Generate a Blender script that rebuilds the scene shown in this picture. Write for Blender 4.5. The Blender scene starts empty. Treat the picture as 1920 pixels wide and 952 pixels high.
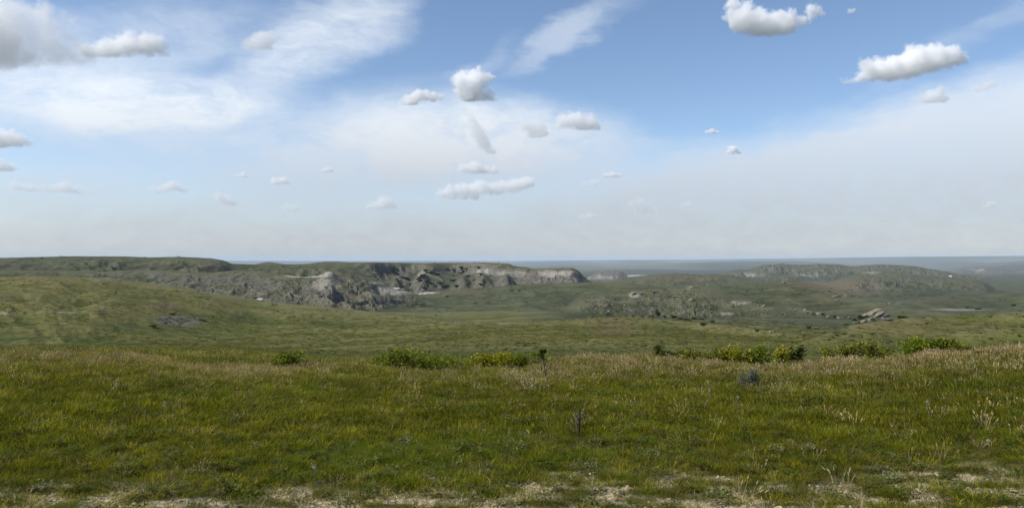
import bpy, bmesh, math, random
import numpy as np
from mathutils import Vector, Matrix, noise as mnoise

random.seed(7); rng = np.random.default_rng(11)
S = bpy.context.scene
COL = S.collection

# ------------------------------------------------------------------ camera
F = 1507.0                      # focal length in pixels of the 1920-wide frame
CAM_H = 2.0                     # eye above the prairie
HORIZON = 487.0
cam_d = bpy.data.cameras.new('camera'); cam = bpy.data.objects.new('camera', cam_d); COL.objects.link(cam)
cam.location = (0, 0, CAM_H)
cam.rotation_euler = (math.radians(90) + math.atan((HORIZON - 476) / F), 0, 0)
cam_d.sensor_width = 36.0; cam_d.lens = 36.0 * F / 1920.0
cam_d.clip_start = 0.1; cam_d.clip_end = 300000
S.camera = cam

# ------------------------------------------------------------------ light
SUN_EL, SUN_AZ = math.radians(47), math.radians(-106)      # azimuth from +Y, negative to the left
sun_dir = Vector((math.sin(SUN_AZ) * math.cos(SUN_EL), math.cos(SUN_AZ) * math.cos(SUN_EL), math.sin(SUN_EL)))
sl = bpy.data.lights.new('sun', 'SUN'); sl.energy = 5.0; sl.angle = math.radians(0.55); sl.color = (1, 0.955, 0.88)
so = bpy.data.objects.new('sun', sl); COL.objects.link(so)
so.rotation_euler = (-sun_dir).to_track_quat('-Z', 'Y').to_euler()

S.render.engine = 'CYCLES'
S.view_settings.view_transform = 'Standard'; S.view_settings.look = 'None'
S.view_settings.exposure = 0.14; S.view_settings.gamma = 1.0; S.view_settings.use_curve_mapping = False
S.cycles.use_denoising = True
S.cycles.max_bounces = 40; S.cycles.volume_bounces = 36; S.cycles.diffuse_bounces = 3; S.cycles.glossy_bounces = 2
S.cycles.transparent_max_bounces = 24; S.cycles.use_adaptive_sampling = True
S.cycles.adaptive_threshold = 0.015

# ------------------------------------------------------------------ node helper
class NT:
    def __init__(s, nt): s.nt = nt; s.n = nt.nodes; s.l = nt.links
    def node(s, t, **kw):
        n = s.n.new(t)
        for k, v in kw.items(): setattr(n, k, v)
        return n
    def put(s, sock, v):
        if isinstance(v, bpy.types.NodeSocket): s.l.new(v, sock)
        elif v is not None: sock.default_value = v
    def math(s, op, a, b=None, c=None, clamp=False):
        n = s.node('ShaderNodeMath', operation=op, use_clamp=clamp)
        for i, v in enumerate((a, b, c)):
            if v is not None: s.put(n.inputs[i], v)
        return n.outputs[0]
    def vmath(s, op, a, b=None):
        n = s.node('ShaderNodeVectorMath', operation=op); s.put(n.inputs[0], a)
        if b is not None: s.put(n.inputs[3 if op == 'SCALE' else 1], b)
        return n.outputs['Value'] if op in ('LENGTH', 'DOT_PRODUCT') else n.outputs[0]
    def mix(s, f, a, b, blend='MIX'):
        n = s.node('ShaderNodeMix', data_type='RGBA', blend_type=blend)
        s.put(n.inputs[0], f); s.put(n.inputs[6], a); s.put(n.inputs[7], b)
        return n.outputs[2]
    def ramp(s, v, lo, hi, a=0.0, b=1.0, smooth=True):
        n = s.node('ShaderNodeMapRange', interpolation_type='SMOOTHSTEP' if smooth else 'LINEAR')
        for i, q in enumerate((v, lo, hi, a, b)): s.put(n.inputs[i], q)
        return n.outputs[0]
    def noise(s, vec, scale, detail=4, rough=0.55, dist=0.0, out=0):
        n = s.node('ShaderNodeTexNoise'); s.put(n.inputs['Vector'], vec)
        n.inputs['Scale'].default_value = scale; n.inputs['Detail'].default_value = detail
        n.inputs['Roughness'].default_value = rough; n.inputs['Distortion'].default_value = dist
        return n.outputs[out]
    def xyz(s, x, y, z):
        n = s.node('ShaderNodeCombineXYZ')
        for i, v in enumerate((x, y, z)): s.put(n.inputs[i], v)
        return n.outputs[0]

def rgb(r, g, b): return (r, g, b, 1)

# ------------------------------------------------------------------ sky: Nishita with thin high veils (directions only)
def px_dir(px, py):
    """azimuth and elevation (radians) of a direction in the sky"""
    x, z = (px - 960) / F, (HORIZON - py) / F
    return math.atan(x), math.atan2(z, math.hypot(1, x))

W = bpy.data.worlds.new('World'); S.world = W; W.use_nodes = True
T = NT(W.node_tree); T.n.clear()
sky = T.node('ShaderNodeTexSky', sky_type='NISHITA', sun_disc=False, sun_elevation=SUN_EL, sun_rotation=SUN_AZ,
             altitude=2000, air_density=1.0, dust_density=0.1, ozone_density=1.7)
gen = T.node('ShaderNodeTexCoord').outputs['Generated']
sep = T.node('ShaderNodeSeparateXYZ'); T.l.new(gen, sep.inputs[0])
az = T.math('ARCTAN2', sep.outputs[0], sep.outputs[1])
el = T.math('ARCSINE', sep.outputs[2])
elp = T.math('MAXIMUM', el, 0.0)
ae = T.xyz(az, T.math('MULTIPLY', el, 1.0), 0.0)
stretch = T.vmath('MULTIPLY', ae, (1.0, 2.4, 1.0))
warpn = T.vmath('SUBTRACT', T.noise(stretch, 5.0, 5, 0.6, out=1), (0.5, 0.5, 0.5))
aew = T.vmath('ADD', ae, T.vmath('MULTIPLY', warpn, (0.16, 0.07, 0.0)))
wisp = T.noise(T.vmath('ADD', stretch, T.vmath('SCALE', warpn, 0.25)), 9.0, 7, 0.62)
fine = T.noise(T.vmath('MULTIPLY', aew, (1.0, 1.8, 1.0)), 30.0, 6, 0.62)
# veil patches: px, py, radius x, radius y, tilt (deg), strength
VEILS = [(250, 200, 270, 95, -4, .92), (420, 190, 140, 50, 8, .5), (610, 70, 250, 75, 34, .68), (300, 60, 260, 70, 10, .42),
         (1050, 70, 150, 36, 28, .40), (900, 110, 90, 26, 30, .24), (820, 265, 390, 95, 0, .95), (700, 320, 420, 60, 0, .5),
         (700, 190, 200, 50, 10, .24), (1040, 270, 170, 90, 0, .5), (1850, 45, 260, 30, 24, .20), (1650, 240, 130, 50, 12, .28),
         (1740, 200, 150, 40, 15, .24), (60, 230, 220, 60, 5, .20), (-300, 120, 350, 160, 12, .6), (2300, 180, 400, 120, 15, .5)]
acc = None
for (vx, vy, rx, ry, tilt, st) in VEILS:
    a0, e0 = px_dir(vx, vy)
    d = T.vmath('SUBTRACT', aew, (a0, e0, 0))
    m = T.node('ShaderNodeMapping', vector_type='TEXTURE'); T.l.new(d, m.inputs[0])
    m.inputs['Rotation'].default_value = (0, 0, math.radians(tilt)); m.inputs['Scale'].default_value = (rx / F, ry / F, 1)
    v = T.math('MULTIPLY', T.ramp(T.vmath('LENGTH', m.outputs[0]), 1.15, 0.25), st)
    acc = v if acc is None else T.math('SUBTRACT', T.math('ADD', acc, v), T.math('MULTIPLY', acc, v))
veil = T.math('MULTIPLY', acc, T.ramp(wisp, 0.22, 0.62, 0.45, 1.12))
# low deck towards the horizon, its upper edge climbing to the right
sep2 = T.node('ShaderNodeSeparateXYZ'); T.l.new(aew, sep2.inputs[0])
edge = T.ramp(sep2.outputs[0], 0.10, 0.75, 0.125, 0.235, smooth=False)
edge = T.math('ADD', edge, T.math('MULTIPLY', T.math('SUBTRACT', wisp, 0.5), 0.05))
rel = T.math('SUBTRACT', sep2.outputs[1], edge)
sharp = T.ramp(sep2.outputs[0], -0.1, 0.25, 0.115, 0.05)
deck = T.math('MULTIPLY', T.ramp(T.math('DIVIDE', rel, sharp), 0.35, -0.9), 0.80)
lowh = T.math('MULTIPLY', T.ramp(el, 0.115, 0.0), 0.85)
deck = T.math('MAXIMUM', deck, lowh)
cover = T.math('SUBTRACT', T.math('ADD', deck, veil), T.math('MULTIPLY', deck, veil))
cover = T.math('MULTIPLY', cover, T.ramp(fine, 0.25, 0.75, 0.93, 1.05), clamp=True)
VS = 10.3     # brightness of sunlit high cloud in the sky's own units (world strength 0.1)
lit = T.ramp(T.math('COSINE', T.math('SUBTRACT', az, SUN_AZ)), -0.2, 1.0, 0.86, 1.12)
vcol = T.mix(T.ramp(el, 0.0, 0.22), rgb(0.345 * VS, 0.357 * VS, 0.392 * VS), rgb(0.66 * VS, 0.71 * VS, 0.765 * VS))
vcol = T.vmath('SCALE', vcol, lit)
skyc = T.mix(cover, sky.outputs[0], vcol)
bg = T.node('ShaderNodeBackground'); T.l.new(skyc, bg.inputs[0]); bg.inputs[1].default_value = 0.134
T.l.new(bg.outputs[0], T.node('ShaderNodeOutputWorld').inputs[0])
W.cycles.sampling_method = 'MANUAL'; W.cycles.sample_map_resolution = 512

# ------------------------------------------------------------------ numpy noise
PERM = np.random.default_rng(3).permutation(1024)
PERM = np.concatenate([PERM, PERM])
GA = np.random.default_rng(4).uniform(0, 2 * math.pi, 1024)
GX, GY = np.cos(GA), np.sin(GA)
def pnoise(x, y):
    xi = np.floor(x).astype(np.int64); yi = np.floor(y).astype(np.int64)
    xf = x - xi; yf = y - yi
    def g(ix, iy, fx, fy):
        h = PERM[(PERM[ix & 1023] + (iy & 1023)) & 2047] 
        return GX[h] * fx + GY[h] * fy
    u = xf * xf * xf * (xf * (xf * 6 - 15) + 10); v = yf * yf * yf * (yf * (yf * 6 - 15) + 10)
    a = g(xi, yi, xf, yf); b = g(xi + 1, yi, xf - 1, yf); c = g(xi, yi + 1, xf, yf - 1); d = g(xi + 1, yi + 1, xf - 1, yf - 1)
    a = a + u * (b - a); c = c + u * (d - c)
    return (a + v * (c - a)) * 1.5
def fbm(x, y, o=4, gain=0.5):
    s = 0; a = 1; f = 1; t = 0
    for i in range(o):
        s = s + a * pnoise(x * f + 17.3 * i, y * f - 9.1 * i); t += a; a *= gain; f *= 2.03
    return s / t
def ridged(x, y, o=4, gain=0.5):
    s = 0; a = 1; f = 1; t = 0
    for i in range(o):
        s = s + a * (1 - np.abs(pnoise(x * f + 31.7 * i, y * f + 5.2 * i)) * 2); t += a; a *= gain; f *= 2.1
    return s / t
G3 = np.random.default_rng(5).normal(size=(1024, 3)); G3 /= np.linalg.norm(G3, axis=1)[:, None]
def noise3(p):
    i = np.floor(p).astype(np.int64); f = p - i; w = f * f * f * (f * (f * 6 - 15) + 10); s = 0
    for a in (0, 1):
        for b in (0, 1):
            for c in (0, 1):
                h = PERM[(PERM[(PERM[(i[:, 0] + a) & 1023] + i[:, 1] + b) & 1023] + i[:, 2] + c) & 1023]
                d = G3[h, 0] * (f[:, 0] - a) + G3[h, 1] * (f[:, 1] - b) + G3[h, 2] * (f[:, 2] - c)
                s = s + d * (w[:, 0] if a else 1 - w[:, 0]) * (w[:, 1] if b else 1 - w[:, 1]) * (w[:, 2] if c else 1 - w[:, 2])
    return s * 1.4
def sstep(x, a, b):
    t = np.clip((x - a) / (b - a), 0, 1); return t * t * (3 - 2 * t)
def smax(a, b, k):
    h = np.maximum(k - np.abs(a - b), 0) / k
    return np.maximum(a, b) + h * h * k * 0.25

# ------------------------------------------------------------------ terrain
def az_of(px): return np.arctan((np.asarray(px, float) - 960) / F)
inner = np.linspace(math.radians(-38), math.radians(38), 860)
outer = np.linspace(math.radians(38), math.radians(322), 90)[1:-1]
AZ = np.concatenate([inner, outer])                 # closed circle of columns
def logsp(a, b, n): return np.geomspace(a, b, n, endpoint=False)
R = np.concatenate([[0.5, 1.5, 3.0], logsp(4.2, 12, 150), logsp(12, 30, 90), logsp(30, 130, 80), logsp(130, 420, 170),
                    np.linspace(420, 1060, 330, endpoint=False), logsp(1060, 3500, 110), logsp(3500, 46000, 70), [46000.0]])
NA, NR = len(AZ), len(R)
AZs = np.where(AZ > math.pi, AZ - 2 * math.pi, AZ)
AZc = np.clip(AZs, math.radians(-46), math.radians(46))
rr, aa = np.meshgrid(R, AZs, indexing='ij')
X, Y = rr * np.sin(aa), rr * np.cos(aa)
cosz = np.maximum(np.cos(AZc), 0.3)
PXC = 960 + F * np.tan(AZc)                          # the column's bearing, as a frame position

def line(pts, i, sm=2):
    p = np.array([(q[0], q[i]) for q in pts], float)
    v = np.interp(PXC, p[:, 0], p[:, 1])
    if sm:
        k = np.hanning(2 * sm + 3)[1:-1]; k /= k.sum()
        n = len(inner); v[:n] = np.convolve(np.pad(v[:n], sm, 'edge'), k, 'valid')
    return v
def full(pts):
    d = None; out = []
    for q in pts:
        if len(q) == 3: d = q[2]
        out.append((q[0], q[1], d))
    return out

base = np.interp(R, [0, 60, 120, 200, 350, 600, 1000, 2000, 5000, 12000, 46000],
                 [-7, -8.6, -11.8, -16.3, -24, -33, -45, -62, -84, -78, -60])[:, None] + np.zeros((1, NA))
base += fbm(X / 90, Y / 90, 4) * np.clip(rr / 120, 0, 1) * np.minimum(rr * 0.018, 6) 

# near prairie shelf, its edge about 17 m out
brink = full([(-300, 690, 17), (0, 690, 17), (300, 695), (520, 703), (700, 706), (880, 704), (1040, 695), (1300, 697), (1500, 697), (1700, 691), (1920, 677), (2300, 665)])
bz = CAM_H - (line(brink, 1, 6) - HORIZON) / F * 17 * cosz
rb = 17 + 1.6 * pnoise(AZs * 5, AZs * 0 + 3.3) + .8 * pnoise(AZs * 17, AZs * 0 + 8.3)
t = rr - rb[None, :]
near = np.where(t < 0, bz[None, :] * np.clip((rr - 4) / 13, 0, 1), bz[None, :])
tt = np.clip(t, 0, None)
fall = np.interp(PXC, [-200, 0, 420, 620, 900, 1250, 1500, 1750, 1920, 2200], [.090, .094, .100, .118, .125, .160, .135, .140, .115, .11])[None, :]
t0 = fall / .05
near = near - np.where(tt < t0, 0.025 * tt * tt, 0.025 * t0 * t0 + fall * (tt - t0))
near += fbm(X / 3.2, Y / 3.2, 4) * 0.13 + fbm(X / 0.7, Y / 0.7, 3) * 0.025
Z = smax(near, base, 1.2 + rr * 0.004)

ROCK = np.zeros_like(Z); PALE = np.zeros_like(Z); RED = np.zeros_like(Z); DRY = np.zeros_like(Z)

def layer(pts, front, back, rough=0.0, gully=None, rock=0.0, k=None, lump=0.0, front2=None, w2=None, sm=2, blocky=None, rock_w=None):
    global Z
    pts = full(pts)
    d = line(pts, 2, 10); py = line(pts, 1, sm)
    zc = CAM_H - (py - HORIZON) / F * d * cosz
    reach = front[-1][0] * 1.6
    i0 = np.searchsorted(R, d.min() - reach); i1 = np.searchsorted(R, d.max() + max(900, d.max() * .6)) + 1
    i1 = min(i1, NR); i0 = max(i0, 3)
    r = rr[i0:i1]; x = X[i0:i1]; y = Y[i0:i1]; a = aa[i0:i1]
    dm = float(np.mean(d))
    wob = 0
    if gully:
        sc, amp, along, seed = gully
        ax = a * dm / sc; ay = r / (sc * along)
        wx = fbm(ax * .6 + seed, ay * .6, 2) * 0.8
        gl = ridged(ax + wx + seed, ay + wx * .5, 4, 0.55)
        wob = (gl - 0.25) * sc * 0.5
    tf = d[None, :] - r
    f = np.array(front, float)
    teff = np.clip(tf, 0, None)
    drop = np.interp(teff + (np.clip(wob, -1e9, 1e9) * sstep(teff, 0, front[1][0]) * -1 if gully else 0), f[:, 0], f[:, 1])
    last = (f[-1, 1] - f[-2, 1]) / (f[-1, 0] - f[-2, 0])
    drop = drop + np.clip(teff - f[-1, 0], 0, None) * max(last, .15)
    if front2 is not None:
        f2 = np.array(front2, float)
        dr2 = np.interp(np.clip(teff - wob * sstep(teff, 0, 30), 0, None), f2[:, 0], f2[:, 1]) + np.clip(teff - f2[-1, 0], 0, None) * .2
        w = line([(q[0], q[1]) for q in w2], 1, 4)[None, :]
        drop = drop * (1 - w) + dr2 * w
    b = np.array(back, float); tb = np.clip(-tf, 0, None)
    drop = drop + np.interp(tb, b[:, 0], b[:, 1]) + np.clip(tb - b[-1, 0], 0, None) * .12
    z = zc[None, :] - drop
    face = sstep(teff, 0, front[min(2, len(front) - 1)][0])
    if gully: z = z + (gl - .45) * amp * face
    if lump: z = z + fbm(x / (dm * .07), y / (dm * .07), 4) * lump * sstep(np.abs(tf), 0, dm * .06)
    if rough: z = z + fbm(x / (dm * .014) + 5, y / (dm * .014), 4, .6) * rough * (0.25 + 0.75 * sstep(np.abs(tf), 0, dm * .03))
    if blocky: 
        bs, ba = blocky
        q = pnoise(x / bs, y / bs) ; z = z + ba * (sstep(q, 0.05, 0.2) - .5) * face
    kk = k if k else dm * 0.006
    old = Z[i0:i1]
    own = sstep(z - old, -kk * .5, kk * .5)
    Z[i0:i1] = smax(old, z, kk)
    for A in (ROCK, PALE, RED, DRY): A[i0:i1] *= (1 - own)
    rw = rock
    if rock_w is not None: rw = rock * line([(q[0], q[1]) for q in rock_w], 1, 6)[None, :]
    ROCK[i0:i1] = ROCK[i0:i1] + own * rw * sstep(np.abs(tf) , -1, 12)
    return (i0, i1, own, tf, d)

# far to near
layer([(-600, 489, 17000), (600, 489), (960, 489), (1100, 487.6), (1300, 486.6), (1500, 484), (1700, 481.2), (1920, 479.5), (2600, 478)],
      [(0, 0), (1500, 40), (6000, 130)], [(0, 0), (9000, 90)], rough=6, lump=16, k=25)
layer([(-600, 503, 9500), (900, 503), (1000, 499.5), (1100, 496), (1200, 493), (1350, 490), (1500, 489.5), (1600, 494), (1700, 498), (1800, 494.5), (1860, 491.5), (1920, 488), (2400, 486)],
      [(0, 0), (700, 40), (3000, 90)], [(0, 0), (2500, 60)], rough=9, lump=9, k=20, gully=(600, 16, 3, 2.2))
layer([(1500, 520, 5000), (1740, 509), (1780, 506), (1805, 503), (1825, 507), (1845, 502), (1860, 500), (1880, 502), (1900, 506), (1920, 508), (2000, 505), (2400, 506)],
      [(0, 0), (120, 18), (500, 36), (1200, 60)], [(0, 0), (600, 40)], rough=4, gully=(160, 12, 2, 7.7), rock=.75)
layer([(1300, 530, 3000), (1340, 519), (1375, 505.5), (1408, 504), (1424, 498), (1434, 496), (1455, 495), (1464, 493), (1476, 495), (1510, 496), (1530, 494), (1570, 495), (1598, 498.5), (1625, 496.5), (1650, 495), (1690, 496.5), (1715, 498), (1735, 502), (1770, 507.5), (1800, 513), (1860, 523), (1950, 540)],
      [(0, 0), (25, 10), (110, 20), (300, 38), (700, 60)], [(0, 0), (300, 50)], rough=4.5, gully=(80, 20, 1.5, 1.3), rock=.42, lump=5, sm=1)
layer([(1040, 535, 2600), (1098, 521), (1114, 513), (1124, 508.5), (1145, 506), (1164, 506.5), (1171, 511), (1180, 513.5), (1230, 515.5), (1262, 521), (1330, 535)],
      [(0, 0), (30, 12), (120, 26), (300, 40)], [(0, 0), (200, 30)], rough=2.5, gully=(50, 7, 2, 4.4), rock=.85, sm=1)
layer([(1480, 545, 1650), (1560, 527), (1590, 516), (1620, 510), (1650, 507.5), (1690, 509.5), (1730, 515.5), (1780, 519), (1830, 523), (1850, 530), (1868, 542), (1920, 556), (2100, 570)],
      [(0, 0), (60, 8), (200, 20), (500, 40)], [(0, 0), (200, 30)], rough=3.0, gully=(52, 11, 1.5, 9.1), rock=.42, lump=5)
layer([(1080, 545, 1450), (1130, 530), (1170, 520), (1230, 513.5), (1270, 511.5), (1300, 513.5), (1340, 513), (1380, 516.5), (1420, 523.5), (1460, 532), (1540, 550)],
      [(0, 0), (100, 8), (300, 24), (500, 36)], [(0, 0), (200, 30)], rough=2.2, lump=4, rock=.35, gully=(60, 7, 1.6, 19.1))
# domes behind the mesa, then the mesa with its eroded rim and the flat-topped butte at its end
layer([(400, 560, 1300), (440, 510), (470, 497.5), (485, 493), (503, 490), (525, 493), (545, 497), (575, 494), (605, 490), (630, 489.6), (655, 491), (690, 496), (740, 520), (800, 570)],
      [(0, 0), (80, 10), (250, 30)], [(0, 0), (150, 25)], rough=.6, rock=.3)
mesa = layer([(-600, 490, 1000), (-200, 487), (0, 483.2), (130, 480.2), (230, 480.4), (280, 482.2, 980), (340, 481.2, 960), (395, 484, 950), (420, 488, 950), (434, 494, 980), (480, 495.5, 1010), (560, 495, 1010),
              (660, 491.5, 950), (700, 491.5, 930), (730, 492, 985), (770, 492.5, 1000), (800, 492.7, 960), (840, 492.5, 985), (870, 492.5, 965), (900, 491.6, 890), (940, 493, 860), (956, 494.5, 850), (962, 498, 850), (985, 500.5, 845), (1000, 504, 835), (1013, 503.2, 815), (1075, 502.2, 800), (1083, 506, 800), (1090, 513, 800), (1100, 523, 800), (1130, 541, 800), (1250, 570, 800)],
      [(0, 0), (60, 5), (140, 15), (300, 34)], [(0, 0), (60, 2), (400, 50)], rough=1.3, gully=(52, 11.0, 1.6, 0.4), rock=1.0, sm=1, k=2.0,
      front2=[(0, 0), (6, 2.5), (16, 12), (50, 20), (110, 27), (220, 34)], w2=[(420, .1), (640, .15), (700, .9), (1130, 1)],
      rock_w=[(-600, .1), (180, .2), (420, .3), (640, .25), (700, .55), (900, .50), (960, .6), (1000, .8), (1130, .9)])
for (ax, ay, ad, wl, wr) in [(790, 511, 850, 26, 62), (868, 516, 830, 34, 30), (742, 520, 860, 30, 20), (905, 512, 820, 26, 34), (948, 511, 800, 26, 26)]:
    layer([(ax - 3 * wl, ay + 90, ad - 10), (ax - wl, ay + 28, ad - 10), (ax - 4, ay + 1, ad), (ax, ay, ad), (ax + 4, ay + 1, ad), (ax + wr, ay + 28, ad - 10), (ax + 3 * wr, ay + 90, ad - 10)],
          [(0, 0), (20, 8), (60, 20), (120, 34)], [(0, 0), (40, 2), (90, 4), (130, 30)], rough=1.2, gully=(18, 3.0, 1.5, ax * .1), rock=.6, sm=1, k=1.5)
# grey badland slope in front of the mesa, with the white ridge
bad = layer([(-600, 505, 720), (-200, 504, 700), (100, 507, 680), (200, 508, 650), (260, 505, 640), (330, 507, 620), (400, 511, 600), (440, 506, 600), (500, 511, 580), (535, 515.5, 562), (570, 519.5, 556), (600, 516, 555), (609, 511, 555), (616, 508.5, 555), (624, 510, 555), (632, 514, 560), (660, 512, 585), (700, 522, 590), (740, 539, 600), (770, 548, 600), (800, 558, 600), (900, 585, 600)],
      [(0, 0), (30, 6), (80, 14), (200, 26), (400, 45)], [(0, 0), (40, 12), (150, 30)], rough=1.9, gully=(26, 5.0, 1.5, 6.6), rock=1.0, sm=1, k=2.0, rock_w=[(-300, .1), (150, .38), (300, .52), (560, .56), (800, .52)])
# grassy saddle below the cliff and round to the right
layer([(700, 575, 620), (760, 557, 640), (800, 547, 680), (860, 542, 700), (920, 538, 700), (1000, 531, 700), (1100, 529, 680), (1170, 530, 640), (1250, 536, 600), (1330, 537, 560), (1400, 532, 600), (1440, 527, 620), (1480, 524.5, 620), (1530, 532, 600), (1580, 545, 560), (1620, 560, 500), (1660, 573, 450), (1800, 590, 400), (2200, 600, 400)],
      [(0, 0), (100, 7), (250, 20), (450, 40)], [(0, 0), (100, 14), (250, 40)], rough=.7, lump=2.0, rock=.18, gully=(70, 2.2, 2.5, 3.9))
layer([(1650, 575, 600), (1700, 566, 640), (1760, 558, 700), (1850, 553, 800), (1920, 549, 800), (2200, 545, 800)],
      [(0, 0), (100, 8), (300, 24), (500, 40)], [(0, 0), (100, 12), (250, 40)], rough=.8, lump=2.0, rock=.15, gully=(60, 2, 2.5, 12.4))
# rocky knolls
knoll = layer([(1030, 590, 420), (1060, 574, 425), (1090, 557, 430), (1130, 549, 440), (1165, 556, 435), (1185, 546, 450), (1220, 541, 460), (1280, 539, 460), (1330, 546, 450), (1400, 561, 430), (1450, 577, 400), (1520, 600, 380)],
      [(0, 0), (30, 5), (80, 12), (160, 21)], [(0, 0), (60, 10), (150, 30)], rough=1.1, gully=(17, 2.0, 1.3, 8.3), blocky=(5.5, 1.6), rock=.40, k=2.5)
# near green hill on the left
lhill = layer([(-700, 535, 330), (-200, 523, 330), (0, 518.5, 330), (100, 517.5, 330), (200, 521.5, 340), (300, 531.5, 350), (400, 549, 350), (450, 557.5, 350), (520, 566.5, 350), (600, 574, 340), (700, 584, 330), (800, 596, 320), (900, 614, 300), (1000, 640, 300)],
      [(0, 0), (60, 4), (140, 10), (240, 19)], [(0, 0), (60, 8), (150, 26)], rough=.4, lump=2.0, gully=(44, .55, 2.5, 5.5), rock=.05, k=2.2)
# bowl lip in the centre, then the near rise on the right
lip = layer([(500, 650, 210), (700, 612, 235), (850, 604, 235), (1010, 603, 235), (1100, 595.5, 240), (1180, 592, 245), (1250, 599, 240), (1330, 606, 225), (1400, 614.5, 205), (1500, 629, 170), (1540, 643, 150), (1650, 690, 130)],
      [(0, 0), (50, 3.2), (120, 8.2), (200, 15)], [(0, 0), (25, 5), (70, 18)], rough=.25, lump=2.0, k=1.4, gully=(20, .5, 3, 2.9))
rise = layer([(1400, 690, 100), (1460, 655, 112), (1520, 634, 130), (1600, 608, 150), (1700, 595.5, 165), (1800, 591, 170), (1920, 586, 172), (2300, 570, 175)],
      [(0, 0), (40, 3.2), (80, 6.6), (140, 13)], [(0, 0), (30, 6), (90, 24)], rough=.25, lump=1.2, k=1.2, gully=(14, .35, 3, 3.3))

# cover masks: bare rock, pale clay and paler far land, reddish soil, cured grass (surface colour only)
PX2 = PXC[None, :] + 0 * rr
PY2 = HORIZON + (CAM_H - Z) / (rr * np.maximum(np.cos(aa), .25)) * F
def spot(x0, y0, rx, ry, rlo, rhi):
    """patch of ground seen from the lookout round a bearing and depression, on the land between two ranges"""
    dd = ((PX2 - x0) / rx) ** 2 + ((PY2 - y0) / ry) ** 2
    dd = dd + 0.9 * fbm(X / (rx * rlo / F * .8), Y / (rx * rlo / F * .8), 3)
    return np.clip(1.3 - dd, 0, 1) * ((rr > rlo) & (rr < rhi)) * (np.abs(AZs)[None, :] < .8)
for (x0, y0, rx, ry, lo, hi, v) in [
    (575, 517, 42, 3.2, 500, 620, 1.0), (614, 511, 10, 5, 500, 620, .8), (610, 533, 26, 14, 480, 620, .34), (740, 545, 40, 8, 480, 660, .6),
    (715, 530, 24, 3, 480, 660, .55), (800, 549, 22, 2.0, 480, 760, .9), (1030, 513, 22, 7, 740, 860, .5), (1060, 512, 14, 6, 740, 860, .5), (790, 516, 7, 9, 780, 960, .6), (925, 510, 60, 6, 760, 960, .16), (965, 514, 40, 6, 760, 900, .16), (897, 510, 5, 5, 760, 960, .5), (912, 508, 4, 5, 760, 960, .5), (938, 512, 8, 3, 760, 960, .5),
    (1200, 516, 34, 2.5, 2000, 3200, .8), (1130, 520, 30, 3, 2000, 3200, .4), (1410, 515, 22, 2, 2200, 3400, .6), (1630, 510, 20, 3, 1400, 1900, .4), (1520, 516, 30, 1.5, 2200, 3400, .4),
    (1830, 504, 16, 3, 3500, 6000, .7), (1905, 502, 18, 3, 3500, 6000, .6), (1800, 580, 70, 2.2, 380, 900, .35), (130, 585, 22, 2.5, 180, 330, .35), (15, 587, 20, 2.5, 180, 330, .45),
    (1190, 552, 12, 6, 380, 480, .6), (1300, 540, 14, 4, 380, 480, .35), (1360, 588, 16, 2.5, 300, 500, .45), (1390, 567, 20, 2, 300, 560, .4), (920, 606, 60, 2, 180, 300, .18), (1030, 598, 50, 2, 180, 300, .25)]:
    PALE += spot(x0, y0, rx, ry, lo, hi) * v
for (x0, y0, rx, ry, lo, hi, v) in [(315, 572, 26, 9, 200, 345, .9), (280, 580, 50, 14, 200, 345, .35), (1150, 612, 50, 18, 150, 250, .75), (1560, 535, 90, 9, 560, 2500, .8), (1600, 548, 60, 6, 560, 2500, .6), (860, 548, 60, 7, 600, 760, .5),
    (1560, 556, 34, 12, 380, 640, .5), (1860, 502, 30, 4, 3500, 6000, .5), (1750, 615, 160, 18, 90, 172, .4), (1270, 518, 90, 10, 1100, 1600, .35)]:
    RED += spot(x0, y0, rx, ry, lo, hi) * v
for (x0, y0, rx, ry, lo, hi, v) in [(340, 600, 60, 14, 180, 345, .75), (0, 600, 60, 10, 180, 330, .3)]:
    ROCK += spot(x0, y0, rx, ry, lo, hi) * v
DRY += sstep(fbm(X / 30 + 3, Y / 45, 3), .0, .5) * sstep(rr, 60, 120) * .5
PALE += sstep(rr, 4500, 8000) * np.clip(.16 + .5 * fbm(X / 1500, Y / 2600, 4), 0, .4)  # far plain grows paler with distance, in broad patches
def boxblur(A, w, ax):
    c = np.cumsum(np.pad(A, [(w + 1, w) if i == ax else (0, 0) for i in (0, 1)], 'edge'), ax)
    n = A.shape[ax]; sl_ = lambda a, b: tuple(slice(a, b) if i == ax else slice(None) for i in (0, 1))
    return (c[sl_(2 * w + 1, 2 * w + 1 + n)] - c[sl_(0, n)]) / (2 * w + 1)
ZB = boxblur(boxblur(Z, 16, 0), 26, 1)
CURV = np.clip((Z - ZB) / (rr * .0035 + .2), -1, 1)               # cover colour goes paler on knobs, darker in hollows
CONCAVE = np.clip(-CURV * 1.3, 0, 1) * sstep(rr, 35, 80); DRY = np.clip(DRY + np.clip(CURV, 0, 1) * .75 * sstep(rr, 35, 80), 0, 1)
FARC = np.where(PX2 > 1000, sstep(rr, 190 + 60 * (PX2 < 1250), 330), sstep(rr, 260, 620)) ; FARC = boxblur(FARC, 25, 1)
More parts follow.
